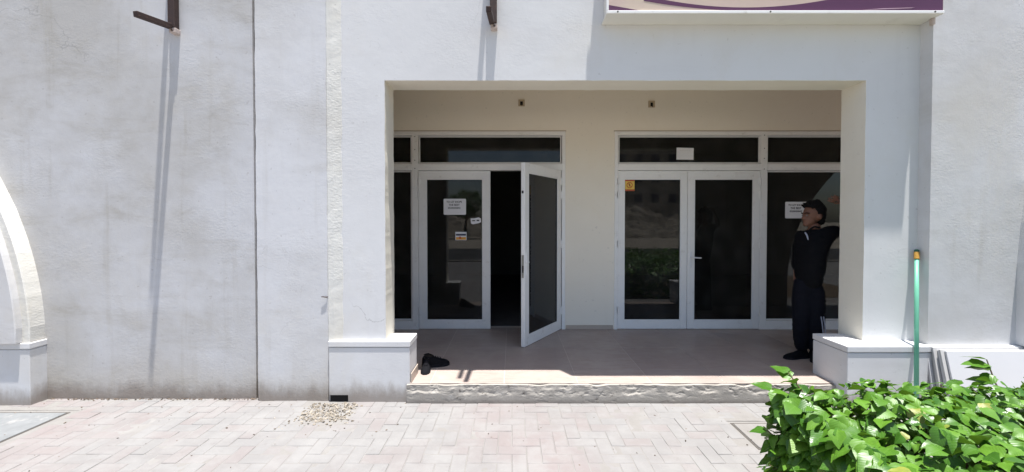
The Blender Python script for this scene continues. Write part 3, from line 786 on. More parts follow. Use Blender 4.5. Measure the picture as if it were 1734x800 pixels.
# ================================================================== NOTICES AND STICKERS
GY = YD + 0.006       # just in front of a door pane
def rounded(x0, x1, z0, z1, r=0.012, n=5):
    pts = []
    for cx, cz, a0 in ((x1 - r, z1 - r, 0), (x0 + r, z1 - r, 90), (x0 + r, z0 + r, 180), (x1 - r, z0 + r, 270)):
        for k in range(n + 1): pts.append((cx + r * math.cos(R(a0 + 90 * k / n)), cz + r * math.sin(R(a0 + 90 * k / n))))
    return pts
def to_let(x0, x1, z0, z1, y, label):
    r = thing('notice', ((x0 + x1) / 2, y, z0), label, 'notice', 'to let notices')
    bm = B(); prism(bm, rounded(x0, x1, z0, z1, 0.014), y - 0.0015, y); obj('sheet', bm, M['paper'], r)
    xm = (x0 + x1) / 2 - 0.008; h = z1 - z0
    text_part('lettering', 'TO LET SHOPS', 0.034, xm, y - 0.0018, z1 - h * 0.20, M['ink'], r, 0.205)
    text_part('lettering', 'THE BEST', 0.036, xm, y - 0.0018, z1 - h * 0.39, M['ink'], r, 0.145)
    text_part('lettering', '0500000842', 0.030, xm, y - 0.0018, z1 - h * 0.58, M['ink'], r, 0.165)
to_let(-0.908, -0.611, 1.689, 1.901, GY, 'white to let notice on the glass of the closed left door')
to_let(3.641, 3.942, 1.642, 1.862, YD + 0.0265, 'white to let notice on the fixed pane beside the man')
# prohibition sticker
r = thing('prohibition_sticker', (1.552, GY, 2.015), 'square yellow and red prohibition sticker in the corner of a right door pane', 'sticker')
y = GY
bm = B(); box(bm, 1.496, 1.625, y - 0.001, y, 2.005, 2.150); obj('sheet', bm, M['yellow'], r)
bm = B(); box(bm, 1.497, 1.624, y - 0.0018, y - 0.0011, 2.134, 2.149); obj('red_band', bm, M['red'], r)
bm = B(); box(bm, 1.497, 1.624, y - 0.0018, y - 0.0011, 2.006, 2.026); obj('red_band', bm, M['red'], r)
bm = B(); disc(bm, (1.560, 2.082), 0.040, y - 0.0018, y - 0.0011, 28, 0.031)
c_, s_ = math.cos(R(-45)), math.sin(R(-45))
prism(bm, [(1.560 + c_ * a - s_ * b, 2.082 + s_ * a + c_ * b) for a, b in ((-.032, -.004), (.032, -.004), (.032, .004), (-.032, .004))], y - 0.0026, y - 0.0019)
obj('ban_ring', bm, M['red'], r)
bm = B(); box(bm, 1.553, 1.567, y - 0.0018, y - 0.0011, 2.066, 2.094); disc(bm, (1.560, 2.099), 0.006, y - 0.0018, y - 0.0011, 10); obj('pictogram', bm, M['ink'], r)
# notice in the fanlight
r = thing('fanlight_notice', (2.30, YD + 0.0265, 2.42), 'blank looking white paper taped inside the fanlight over the right doors', 'notice')
bm = B(); prism(bm, [(2.187, 2.424), (2.413, 2.420), (2.415, 2.576), (2.189, 2.582)], YD + 0.025, YD + 0.0265); obj('sheet', bm, M['paper'], r)
text_part('lettering', '- - - - - -', 0.02, 2.298, YD + 0.0248, 2.545, M['grey_ink'], r, 0.13)
# shop stickers on the left door
r = thing('shop_sticker', (-0.68, GY, 1.352), 'small white navy and orange sticker low on the closed left door pane', 'sticker')
bm = B(); prism(bm, rounded(-0.753, -0.604, 1.352, 1.462, 0.006), y - 0.001, y); obj('sheet', bm, M['paper'], r)
bm = B(); box(bm, -0.745, -0.612, y - 0.0017, y - 0.0011, 1.412, 1.436); obj('navy_band', bm, M['navy'], r)
bm = B(); box(bm, -0.745, -0.612, y - 0.0017, y - 0.0011, 1.358, 1.393); obj('orange_band', bm, M['orange'], r)
bm = B(); disc(bm, (-0.690, 1.385), 0.016, y - 0.0024, y - 0.0018, 14); obj('red_spot', bm, M['red'], r)
r = thing('torn_sticker', (-0.48, GY, 1.564), 'torn crumpled white sticker at the right edge of the closed left door pane', 'sticker')
bm = B(); prism(bm, [(-0.545, 1.575), (-0.52, 1.562), (-0.44, 1.578), (-0.412, 1.592), (-0.414, 1.640), (-0.44, 1.655), (-0.50, 1.642), (-0.55, 1.640)], y - 0.0015, y); obj('sheet', bm, M['paper'], r)
bm = B(); box(bm, -0.53, -0.49, y - 0.0022, y - 0.0016, 1.604, 1.618); obj('print', bm, M['ink'], r)
bm = B(); box(bm, -0.47, -0.435, y - 0.0022, y - 0.0016, 1.606, 1.622); obj('print', bm, M['ink'], r)

# ================================================================== COVERS, GRAVEL, LITTER
def cover(c, label, mat):
    x0, x1, y0, y1 = c
    r = thing('inspection_cover', ((x0 + x1) / 2, (y0 + y1) / 2, -0.005), label, 'drain cover')
    bm = B()
    box(bm, x0 + .004, x1 - .004, y0 + .004, y0 + .018, -0.03, -0.003); box(bm, x0 + .004, x1 - .004, y1 - .018, y1 - .004, -0.03, -0.003)
    box(bm, x0 + .004, x0 + .018, y0 + .018, y1 - .018, -0.03, -0.003); box(bm, x1 - .018, x1 - .004, y0 + .018, y1 - .018, -0.03, -0.003)
    obj('frame', bm, M['cover_frame'], r)
    bm = B(); box(bm, x0 + .022, x1 - .022, y0 + .022, y1 - .022, -0.035, 0.002, 0.003); obj('slab', bm, mat, r)
cover(COVERS[0], 'pale blue grey inspection cover in the paving at the left edge of the photo', M['cover'])
cover(COVERS[1], 'dusty square inspection cover in the paving beside the hedge', M['sand'])
def chips(n, fn, rmin, rmax, seed, flat=0.6):
    bm = B(); r_ = random.Random(seed)
    for _ in range(n):
        x, y_, z0 = fn(r_); s = r_.uniform(rmin, rmax)
        v = bmesh.ops.create_icosphere(bm, subdivisions=1, radius=s)['verts']
        rot = Euler((r_.uniform(0, 6), r_.uniform(0, 6), r_.uniform(0, 6))).to_matrix()
        sc = Vector((r_.uniform(.7, 1.4), r_.uniform(.5, 1.0), flat * r_.uniform(.5, 1.1)))
        for q in v:
            c = q.co * r_.uniform(0.75, 1.2); c = Vector((c.x * sc.x, c.y * sc.y, c.z * sc.z)); c = Euler((r_.uniform(-.05, .05), 0, 0)).to_matrix() @ c
            q.co = c
        a = r_.uniform(0, 6.28); R3 = Euler((r_.uniform(-.5, .5), r_.uniform(-.5, .5), a)).to_matrix()
        for q in v: q.co = R3 @ q.co + Vector((x, y_, z0 + s * flat * 0.35))
    return bm
def gsp(r_):
    while True:
        x = r_.uniform(-1.76, -1.34); y_ = r_.uniform(3.14, 3.515)
        if r_.random() < .12: return x + r_.gauss(0, .08), y_ - abs(r_.gauss(0, .06)), 0.0
        if y_ > 3.17 + 0.25 * abs(x + 1.55): return x, y_, r_.choice((-0.006, -0.002, 0.002))
tag(obj('gravel', chips(700, gsp, 0.004, 0.015, 5, 0.45), M['gravel']), 'pile of pale stone chips on the paving under the drain hole', 'gravel', kind='stuff')
def lsp(r_):
    return r_.uniform(-4.2, 1.9), 3.52 - abs(r_.gauss(0, 0.45)), 0.0
tag(obj('litter', chips(130, lsp, 0.0025, 0.0085, 8, 0.5), M['litter']), 'scattered dark bits of grit and dry leaf on the paving', 'litter', kind='stuff')
def dsp(r_):
    return r_.uniform(-4.15, -2.25), 3.600 - abs(r_.gauss(0, 0.012)), r_.uniform(-0.003, 0.004)
tag(obj('rubble', chips(260, dsp, 0.002, 0.009, 9, 0.6), M['litter']), 'crumbled plaster lying along the foot of the left wall', 'rubble', kind='stuff')

# ================================================================== GREEN POLE
pt, pb_ = Vector((3.572, 3.540, 1.345)), Vector((3.312, 3.262, 0.004))
ax = (pb_ - pt).normalized()
r = thing('broom_pole', pb_, 'tall green plastic pole with ochre collar leaning in the corner beside the pier', 'pole')
bm = B(); tube(bm, [pt + ax * 0.070, pt + ax * 0.30, pt + ax * 0.302, pt + ax * 0.45, pb_], [0.0150, 0.0150, 0.0162, 0.0162, 0.0162], 14); obj('shaft', bm, M['green_pole'], r, smooth=True)
bm = B(); tube(bm, [pt + ax * 0.012, pt + ax * 0.016, pt + ax * 0.072, pt + ax * 0.076], [0.017, 0.0195, 0.0195, 0.017], 14); obj('collar', bm, M['brass'], r, smooth=False)
bm = B(); tube(bm, [pt - ax * 0.012, pt - ax * 0.006, pt + ax * 0.011], [0.010, 0.017, 0.017], 14); obj('end_cap', bm, M['dark_green'], r)

# ================================================================== LEANING SLABS
for k in range(6):
    th = 0.016; lean = R(13.5 - 0.9 * k)
    yb = 3.225 + 0.027 * k; hgt = 0.525 + (0.0, 0.004, -0.008, 0.010, -0.003, 0.006)[k]
    x0 = (3.640, 3.610, 3.618, 3.588, 3.600, 3.572)[k]; x1 = x0 + (1.15, 1.1, 1.1, 1.12, 1.1, 1.1)[k]
    bm = B(); box(bm, x0, x1, 0, th, 0, hgt, 0.0015)
    bmesh.ops.transform(bm, matrix=Matrix.Translation((0, yb, 0.006)) @ Matrix.Rotation(-lean, 4, 'X'), verts=bm.verts[:])
    labs = ['frontmost of the white stone slabs leaning against the right wall plinth',
            'second stone slab from the front of the leaning stack', 'third stone slab from the front of the leaning stack',
            'fourth stone slab from the front of the leaning stack', 'fifth stone slab from the front of the leaning stack',
            'rearmost stone slab of the stack leaning against the right plinth']
    o = obj('stone_slab', bm, M['slab'] if k in (0, 2, 5) else M['slab_grey'], None, loc=(x0, yb, 0.006))
    tag(o, labs[k], 'slab', 'stone slabs leaning by the right wall')

# ================================================================== SHOES
def shoe_bm(L=0.27, W=0.088):
    """low shoe along +y (toe), sole at z=0"""
    bm = B(); S = [(0.0, .30, .055, .075), (.06, .40, .078, .092), (.18, .42, .088, .098), (.34, .38, .082, .088), (.50, .42, .066, .072), (.66, .50, .054, .056), (.82, .48, .046, .046), (.94, .36, .036, .034), (1.0, .16, .024, .022)]
    rings = []
    for t_, w, h, hc in S:
        y_ = -L * 0.45 + L * t_; hw = W * w
        ring = [(-hw, 0.002), (-hw * 1.06, .022), (-hw * .98, h * .55), (-hw * .62, h * .92), (0, hc), (hw * .62, h * .92), (hw * .98, h * .55), (hw * 1.06, .022), (hw, 0.002)]
        rings.append([bm.verts.new((x, y_, z)) for x, z in ring])
    for i in range(len(rings) - 1):
        for k in range(8): bm.faces.new((rings[i][k], rings[i + 1][k], rings[i + 1][k + 1], rings[i][k + 1]))
        bm.faces.new((rings[i][8], rings[i + 1][8], rings[i + 1][0], rings[i][0]))
    bm.faces.new(rings[0][::-1]); bm.faces.new(rings[-1])
    bmesh.ops.subdivide_edges(bm, edges=bm.edges[:], cuts=1, use_grid_fill=True, smooth=0.6)
    return bm
def sole_bm(L=0.27, W=0.088):
    bm = B(); S = [(-0.01, .26), (.05, .42), (.2, .46), (.4, .42), (.6, .50), (.8, .52), (.93, .40), (1.01, .18)]
    a = [(W * w, -L * .45 + L * t_) for t_, w in S]; pts = a + [(-x, y_) for x, y_ in a[::-1]]
    lo = [bm.verts.new((x, y_, 0)) for x, y_ in pts]; hi = [bm.verts.new((x, y_, 0.020)) for x, y_ in pts]
    bm.faces.new(lo[::-1]); bm.faces.new(hi)
    for i in range(len(pts)): j = (i + 1) % len(pts); bm.faces.new((lo[i], lo[j], hi[j], hi[i]))
    return bm
def make_shoe(root, M4):
    u = obj('upper', xf(shoe_bm(), M4), M['shoe'], root, smooth=True)
    obj('sole', xf(sole_bm(), M4), M['shoe_sole'], root)
    bm = B()
    for k in range(4): box(bm, -0.020, 0.020, -0.012 + k * 0.022, -0.004 + k * 0.022, 0.072 - k * 0.0055, 0.082 - k * 0.0055, 0.003)
    obj('laces', xf(bm, M4), M['shoe_sole'], root)
    bm = B(); n = 16
    ro = [bm.verts.new((0.030 * math.cos(k * 6.283 / n), -0.058 + 0.052 * math.sin(k * 6.283 / n), 0.098 - 0.10 * max(0, math.sin(k * 6.283 / n)) * .14)) for k in range(n)]
    ri = [bm.verts.new((v.co.x * .8, -0.058 + (v.co.y + .058) * .8, v.co.z + 0.003)) for v in ro]; rl = [bm.verts.new((v.co.x * .75, -0.058 + (v.co.y + .058) * .75, v.co.z - 0.02)) for v in ro]
    for k in range(n):
        j = (k + 1) % n; bm.faces.new((ro[k], ro[j], ri[j], ri[k])); bm.faces.new((ri[k], ri[j], rl[j], rl[k]))
    bm.faces.new(rl)
    obj('collar', xf(bm, M4), M['hole'], root)
    return u
r = thing('shoe', (-0.825, 3.86, FZ), 'black shoe standing with its toe towards the paving beside the left plinth', 'shoe', 'pair of black shoes left at the edge of the arcade')
make_shoe(r, Matrix.Translation((-0.832, 3.885, FZ + 0.002)) @ Matrix.Rotation(R(186), 4, 'Z') @ Matrix.Rotation(R(-6), 4, 'X') @ Matrix.Translation((0, 0, 0.006)))
r = thing('shoe', (-0.72, 3.97, FZ), 'black shoe lying sideways behind the other, toe pointing right', 'shoe', 'pair of black shoes left at the edge of the arcade')
make_shoe(r, Matrix.Translation((-0.770, 3.965, FZ + 0.004)) @ Matrix.Rotation(R(-70), 4, 'Z') @ Matrix.Diagonal((1.1, 0.98, 1.25, 1)))

# ================================================================== PERSON
def skin_solid(verts, edges, radii, sub=2):
    me = bpy.data.meshes.new('sk'); me.from_pydata([tuple(v) for v in verts], edges, []); me.update()
    o = bpy.data.objects.new('sk', me); COL.objects.link(o)
    o.modifiers.new('skin', 'SKIN')
    for i, sv in enumerate(me.skin_vertices[0].data):
        rr = radii[i]; sv.radius = rr if isinstance(rr, tuple) else (rr, rr); sv.use_root = (i == 0)
    sm = o.modifiers.new('s', 'SUBSURF'); sm.levels = sub; sm.render_levels = sub
    dg = bpy.context.evaluated_depsgraph_get()
    out = bpy.data.meshes.new_from_object(o.evaluated_get(dg))
    bpy.data.objects.remove(o); bpy.data.meshes.remove(me)
    return out
def join_remesh(name, meshes, voxel, mat, parent, smooth_it=4, crease=None):
    bm = B()
    for m_ in meshes:
        if isinstance(m_, bmesh.types.BMesh):
            t_ = bpy.data.meshes.new('t'); m_.to_mesh(t_); m_.free(); bm.from_mesh(t_); bpy.data.meshes.remove(t_)
        else:
            bm.from_mesh(m_); bpy.data.meshes.remove(m_)
    me = bpy.data.meshes.new(name); bm.to_mesh(me); bm.free()
    o = bpy.data.objects.new(name, me); COL.objects.link(o)
    rm_ = o.modifiers.new('r', 'REMESH'); rm_.mode = 'VOXEL'; rm_.voxel_size = voxel
    sm = o.modifiers.new('s', 'SMOOTH'); sm.factor = 0.5; sm.iterations = smooth_it
    dg = bpy.context.evaluated_depsgraph_get()
    out = bpy.data.meshes.new_from_object(o.evaluated_get(dg))
    bpy.data.objects.remove(o); bpy.data.meshes.remove(me)
    off = Vector(root_of(parent).location)
    for v in out.vertices:
        if crease: v.co += Vector(crease(v.co))
        v.co -= off
    for p_ in out.polygons: p_.use_smooth = True
    out.name = name; out.materials.clear(); out.materials.append(mat)
    r_ = bpy.data.objects.new(name, out); COL.objects.link(r_); r_.parent = parent
    return r_
def ell(c, rx, ry, rz, rot=(0, 0, 0), seg=20):
    bm = B(); bmesh.ops.create_uvsphere(bm, u_segments=seg, v_segments=seg // 2 + 2, radius=1.0)
    bmesh.ops.transform(bm, matrix=Matrix.Translation(c) @ Euler(rot).to_matrix().to_4x4() @ Matrix.Diagonal((rx, ry, rz, 1)), verts=bm.verts[:])
    return bm
PY = 4.17
def J(px_, py_, dy=0.0):
    k = (PY + dy) / 680.0
    return Vector(((px_ - 867) * k, PY + dy, 1.61 - (py_ - 374) * k))
man = thing('person', (3.08, PY, FZ), 'man in black shirt and dark trousers leaning on the right pier, looking left', 'person')
pel, wai, che, nck = J(1370, 476), J(1372, 452), J(1378, 412), J(1380, 391)
hipR, hipL = J(1360, 484, 0.03), J(1382, 484, -0.03)
knR, knL = J(1358, 545, 0.02), J(1384, 546, -0.02)
anR, anL = J(1359, 594, 0.05), J(1382, 597, 0.02)
shR, shL = J(1357, 400, 0.10), J(1401, 394, -0.07)
elR, wrR = J(1351, 446, 0.14), J(1349, 478, 0.06)
elL, wrL = J(1436, 387, -0.10), J(1431, 350, -0.14)
head_c = J(1376.5, 364)
# body: trunk, limbs, head in one skin
trunk = skin_solid([pel, wai, che, nck, J(1378, 376), hipR, knR, anR, hipL, knL, anL, shR, elR, wrR, shL, elL, wrL],
    [(0, 1), (1, 2), (2, 3), (3, 4), (0, 5), (5, 6), (6, 7), (0, 8), (8, 9), (9, 10), (2, 11), (11, 12), (12, 13), (2, 14), (14, 15), (15, 16)],
    [(.075, .06), (.095, .075), (.13, .095), .060, .060, .070, .055, .036, .070, .055, .036, .055, .038, .025, .055, .042, .027])
hx_, hz_ = head_c.x, head_c.z
hy_ = head_c.y
parts = [trunk,
    ell((hx_ + 0.008, hy_, hz_ + 0.020), .098, .075, .098), ell((hx_ - 0.036, hy_, hz_ - 0.048), .060, .055, .072),
    ell((hx_ - 0.066, hy_, hz_ - 0.094), .032, .034, .027), ell((hx_ - 0.094, hy_, hz_ - 0.026), .019, .013, .024, (0, R(28), 0)),
    ell((hx_ - 0.107, hy_, hz_ - 0.036), .013, .014, .010), ell((hx_ - 0.083, hy_, hz_ - 0.066), .016, .022, .008), ell((hx_ - 0.080, hy_, hz_ - 0.079), .015, .020, .008),
    ell((hx_ - 0.074, hy_, hz_ + 0.012), .022, .052, .014), ell((hx_ + 0.018, hy_ - 0.075, hz_ - 0.018), .020, .009, .032, (0, R(-10), 0)), ell((hx_ + 0.018, hy_ + 0.075, hz_ - 0.018), .020, .009, .032)]
# left hand: palm on the pier edge, fingers bent round towards the left
def hand(w, palm_dir, side, palm_len, spread, curl, mx, k_=1.0):
    d = palm_dir.normalized(); s_ = side.normalized(); nrm = d.cross(s_).normalized()
    out = []; base = w + d * palm_len
    out.append(skin_solid([w, w + d * palm_len * .5, base], [(0, 1), (1, 2)], [.024, (.036, .018), (.040, .016)]))
    for k, (o_, ln) in enumerate(((-.030, .068), (-.010, .078), (.011, .073), (.030, .058))):
        p0 = base - d * 0.012 + s_ * o_; c_ = curl * (1 + .12 * k)
        p1 = p0 + (d * math.cos(c_ * .4) + nrm * mx * math.sin(c_ * .4)) * ln * .48 + s_ * o_ * spread
        p2 = p1 + (d * math.cos(c_) + nrm * mx * math.sin(c_)) * ln * .32
        p3 = p2 + (d * math.cos(c_ * 1.5) + nrm * mx * math.sin(c_ * 1.5)) * ln * .26
        out.append(skin_solid([p0, p1, p2, p3], [(0, 1), (1, 2), (2, 3)], [.0105, .0098, .0092, .0078], 1))
    t0 = w + d * 0.022 - s_ * 0.022; t1 = t0 - s_ * 0.030 + d * 0.026 + nrm * mx * .012; t2 = t1 - s_ * .010 + d * .030 + nrm * mx * .008
    out.append(skin_solid([t0, t1, t2], [(0, 1), (1, 2)], [.014, .0115, .0095], 1))
    return out
wl_ = J(1432, 341, -0.15)
parts += hand(wl_, Vector((-1, -0.05, 0.12)), Vector((0.10, -0.75, 0.65)), .105, .25, 0.5, 1)
parts += [skin_solid([wrL, (wrL + wl_) / 2, wl_], [(0, 1), (1, 2)], [.028, .027, .025], 1)]
parts += hand(wrR, Vector((0.05, -0.25, -1)), Vector((-.9, -.4, 0.05)), .085, .1, 0.6, 1)
join_remesh('body', parts, 0.0058, M['skin'], man, 3)
# clothes
def folds(c):
    n1 = noise.fractal(Vector((c.x * 7, c.y * 7, c.z * 16)), 0.9, 2, 3)
    return (0.006 * n1, 0.006 * noise.noise(Vector((c.x * 9, c.y * 9, c.z * 20 + 4))), 0.0)
hem = J(1369, 484)
shirt = [skin_solid([J(1369, 495), wai, che, J(1380, 398), shR, elR.lerp(shR, .35), wrR.lerp(elR, .55), shL, elL.lerp(shL, .30)],
    [(0, 1), (1, 2), (2, 3), (2, 4), (4, 5), (5, 6), (2, 7), (7, 8)],
    [(.165, .125), (.158, .122), (.172, .130), .075, .082, .064, .052, .080, .070])]
join_remesh('shirt', shirt, 0.009, M['black_cloth'], man, 4, folds)
col_ = skin_solid([J(1369, 395, -.05), J(1372, 388, -.062), J(1379, 384, -.07), J(1389, 386, -.06)], [(0, 1), (1, 2), (2, 3)], [(.012, .010)] * 4, 1)
join_remesh('collar', [col_], 0.005, M['black_cloth'], man, 2)
co2 = skin_solid([J(1363, 393, -.095), J(1367, 399, -.120), J(1369, 407, -.132)], [(0, 1), (1, 2)], [(.010, .006), (.013, .006), (.006, .005)], 1)
join_remesh('collar_tip', [co2], 0.004, M['stripe'], man, 1)
tro = [skin_solid([J(1370, 470), J(1370, 480), hipR, knR, anR + Vector((0, 0, -.015)), hipL, knL, anL + Vector((0, 0, -.015))],
    [(0, 1), (1, 2), (2, 3), (3, 4), (1, 5), (5, 6), (6, 7)], [(.145, .115), (.145, .115), .102, .084, .066, .102, .084, .066])]
tr_o = join_remesh('trousers', tro, 0.009, M['navy_cloth'], man, 4, folds)
for dx_ in (0.0, 0.026):
    bm = B()
    pts = [J(1389 + dx_ * 160, 536, -0.085), J(1391 + dx_ * 160, 552, -0.080), J(1391.5 + dx_ * 160, 566, -0.072)]
    pts = [Vector((q.x, PY - 0.02 - 0.093, q.z)) for q in pts]
    for i in range(2):
        a_, b_ = pts[i], pts[i + 1]
    tube(bm, pts, 0.0055, 6); obj('stripe', bm, M['stripe'], man)
# hair: cap with a swept quiff, built from short locks
hr = random.Random(4); locks = [ell((hx_ + 0.034, hy_, hz_ + 0.048), .090, .086, .080), ell((hx_ + 0.064, hy_, hz_ - 0.006), .052, .076, .074), ell((hx_ + 0.074, hy_, hz_ - 0.066), .034, .058, .040), ell((hx_ - 0.022, hy_, hz_ + 0.088), .052, .060, .040), ell((hx_ + 0.012, hy_ - 0.066, hz_ + 0.022), .022, .014, .040), ell((hx_ + 0.012, hy_ + 0.066, hz_ + 0.022), .022, .014, .040)]
for k in range(110):
    a = hr.uniform(-1.5, 1.5); b = hr.uniform(-0.2, 1.0)
    base = Vector((hx_ + 0.034 - 0.082 * b, hy_ + 0.068 * math.sin(a), hz_ + 0.092 + 0.034 * math.cos(a) - 0.034 * b * b))
    tip = base + Vector((-0.016 - 0.026 * hr.random(), hr.uniform(-.012, .012), 0.014 + 0.024 * hr.random() - 0.006 * b))
    bm = B(); tube(bm, [base, (base + tip) / 2 + Vector((0, 0, .008)), tip], [.014, .012, .005], 6); locks.append(bm)
join_remesh('hair', locks, 0.0055, M['hair'], man, 1)
for sy in (-1, 1):
    e_ = ell((hx_ - 0.0835, hy_ + sy * 0.030, hz_ - 0.006), .010, .012, .008, seg=10); obj('eye', e_, M['eye'], man, smooth=True)
    bm = B(); tube(bm, [(hx_ - 0.097, hy_ + sy * .014, hz_ + .014), (hx_ - 0.096, hy_ + sy * .034, hz_ + .020), (hx_ - 0.074, hy_ + sy * .054, hz_ + .014)], .005, 6); obj('eyebrow', bm, M['hair'], man)
for an, ang_, dx_, dy_ in ((anR, 100, -0.055, -0.02), (anL, 150, -0.03, -0.04)):
    M4s = Matrix.Translation((an.x + dx_, an.y + dy_, FZ + 0.001)) @ Matrix.Rotation(R(ang_), 4, 'Z') @ Matrix.Scale(1.02, 4)
    obj('shoe', xf(shoe_bm(), M4s), M['shoe'], man, smooth=True)
    obj('sole', xf(sole_bm(), M4s), M['shoe_sole'], man)

# ================================================================== HIBISCUS HEDGE
def leaf_bm(seed, L=1.0):
    r_ = random.Random(seed); bm = B(); uvl = bm.loops.layers.uv.new('UVMap')
    T = [0.0, 0.10, 0.26, 0.44, 0.62, 0.80, 1.0]; Wd = [0.05, 0.29, 0.40, 0.385, 0.305, 0.175, 0.0]
    fold = r_.uniform(0.12, 0.30); droop = r_.uniform(0.15, 0.55); wav = r_.uniform(-.05, .05); bend = r_.uniform(-.10, .10)
    rows_ = []
    for i, t_ in enumerate(T):
        w = Wd[i] * r_.uniform(.94, 1.06); row = []
        for s_ in (-1, -.5, 0, .5, 1):
            yy = t_ - (0.045 if (abs(s_) == 1 and 0 < i < 6) else 0) + (0.03 * abs(s_) if i == 0 else 0)
            x = s_ * w + bend * t_ * t_
            z = fold * abs(s_) * w * (1.3 - .5 * abs(s_)) - droop * t_ * t_ * 0.55 + wav * math.sin(6 * t_ + s_ * 2) + (0.02 * math.sin(i * 2.2 + s_ * 3) if abs(s_) == 1 else 0)
            row.append((x * L, yy * L, z * L, .5 + s_ * w / .8, t_))
        rows_.append(row)
    V = [[bm.verts.new(q[:3]) for q in row] for row in rows_[:-1]]
    tip = bm.verts.new(rows_[-1][2][:3]); Q = rows_
    # toothed margin: push every second margin vertex in
    for i in range(len(V)):
        for c in (0, 4): V[i][c].co.x *= 1.05 if i % 2 else 0.93
    def setuv(f, uvs):
        for lp, uv in zip(f.loops, uvs): lp[uvl].uv = uv
    for i in range(len(V) - 1):
        for c in range(4):
            f = bm.faces.new((V[i][c], V[i][c + 1], V[i + 1][c + 1], V[i + 1][c])); setuv(f, [Q[i][c][3:], Q[i][c + 1][3:], Q[i + 1][c + 1][3:], Q[i + 1][c][3:]]); f.smooth = True
    for c in range(4):
        f = bm.faces.new((V[-1][c], V[-1][c + 1], tip)); setuv(f, [Q[-2][c][3:], Q[-2][c + 1][3:], Q[-1][2][3:]]); f.smooth = True
    return bm
def mesh_of(bm, mat, name):
    me = bpy.data.meshes.new(name); bm.to_mesh(me); bm.free(); me.materials.append(mat); return me
leaf_bms = [leaf_bm(s) for s in range(8)]
leaf_me = [mesh_of(b_.copy(), M['leaf'], 'leaf') for b_ in leaf_bms]
leaf_raw = []
for b_ in leaf_bms:
    b_.verts.ensure_lookup_table(); b_.verts.index_update()
    uvl = b_.loops.layers.uv.active
    leaf_raw.append(([v.co.copy() for v in b_.verts], [[v.index for v in f.verts] for f in b_.faces], [[lp[uvl].uv.copy() for lp in f.loops] for f in b_.faces])); b_.free()
def leaf_cloud(name, mats4, mat, parent):
    V, F, UV = [], [], []
    for M_, k in mats4:
        vs, fs, us = leaf_raw[k]; n0 = len(V)
        V += [M_ @ v for v in vs]; F += [[i + n0 for i in f] for f in fs]
        for u_ in us: UV += u_
    off = Vector(root_of(parent).location) if parent else Vector()
    me = bpy.data.meshes.new(name); me.from_pydata([tuple(v - off) for v in V], [], F)
    uvl = me.uv_layers.new(name='UVMap'); uvl.data.foreach_set('uv', [c for u_ in UV for c in u_])
    for p_ in me.polygons: p_.use_smooth = True
    me.materials.append(mat)
    o = bpy.data.objects.new(name, me); COL.objects.link(o); o.parent = parent; return o
hedge = thing('hibiscus_hedge', (2.9, 1.2, 0.0), 'leafy green hibiscus hedge in the lower right foreground', 'hedge')
HX0, HX1, HY0, HY1 = 1.52, 5.2, -2.4, 2.36
hr = random.Random(21)
def htop(x, y_):
    return 0.735 + 0.05 * noise.noise(Vector((x * 2.1, y_ * 2.1, 0))) + 0.04 * noise.noise(Vector((x * 5, y_ * 5, 3)))
def shape(x, y_):
    """height of the hedge surface: rounded shoulders at the left end and the back"""
    dl = (x - HX0) / 0.34; db = (HY1 - y_) / 0.26
    e = min(dl, db)
    if e <= 0: return 0
    e = min(1, e)
    return htop(x, y_) * (1 - (1 - e) ** 2) ** 0.5
def leaf_matrix(p, out, size, tilt):
    az = math.atan2(out.y, out.x) + hr.gauss(0, 0.75)
    d = Vector((math.cos(az), math.sin(az), hr.gauss(-0.12, 0.35) - tilt)).normalized()       # tip direction
    up = Vector((hr.gauss(0, .33), hr.gauss(-.10, .33), 1)) + out * hr.uniform(0, .5)
    x_ = d.cross(up).normalized(); n_ = x_.cross(d).normalized()
    Mx = Matrix((x_, d, n_)).transposed().to_4x4()
    return Matrix.Translation(p) @ Mx @ Matrix.Scale(size, 4)
nearl, bulk, stems = [], [], []
def put_leaf(x, y_, z, out, tilt, size):
    p = Vector((x, y_, z)); Mx = leaf_matrix(p, out, size, tilt); k = hr.randrange(8)
    dpt = max(0.5, y_); u_ = 867 + x / dpt * 680; v_ = 374 + (1.61 - z) / dpt * 680
    seen = y_ > 0.6 and u_ < 1760 and v_ < 830
    bulk.append((Mx, k, size / dpt if seen else 0, z - shape(x, y_), p))
n_try = 0
while n_try < 24000:
    n_try += 1
    x = hr.uniform(HX0, HX1); y_ = hr.uniform(HY0, HY1)
    if y_ < 0.9 and hr.random() < 0.72: continue
    if x > 1.35 * max(y_, .3) + .5 and hr.random() < .55: continue
    s_ = shape(x, y_)
    if s_ < 0.02: continue
    depth = abs(hr.gauss(0, 0.09 if hr.random() < .6 else 0.24)); z = s_ - depth + 0.02
    if z < 0.05: continue
    dl = x - HX0; db = HY1 - y_
    out = Vector((-max(0, 1 - dl / .5), max(0, 1 - db / .45) * .8 - .35, 0)) + Vector((hr.gauss(0, .5), hr.gauss(0, .5), 0))
    put_leaf(x, y_, z, out, 0.25, hr.choice((hr.uniform(0.035, 0.07), hr.uniform(0.055, 0.105))) * (0.88 if y_ > 1.5 else 1.08))
for _ in range(3600):           # left end and back flank down to the soil
    if hr.random() < .6: x, y_, out = HX0 + abs(hr.gauss(0.03, .09)), hr.uniform(0.3, HY1 - .05), Vector((-1, -.2, 0))
    else: x, y_, out = hr.uniform(HX0, HX1), HY1 - abs(hr.gauss(.02, .06)), Vector((0, 1, 0))
    z = hr.uniform(0.04, 0.64)
    if x > 4.2: continue
    put_leaf(x, y_, z, out, 0.5, hr.uniform(0.07, 0.125))
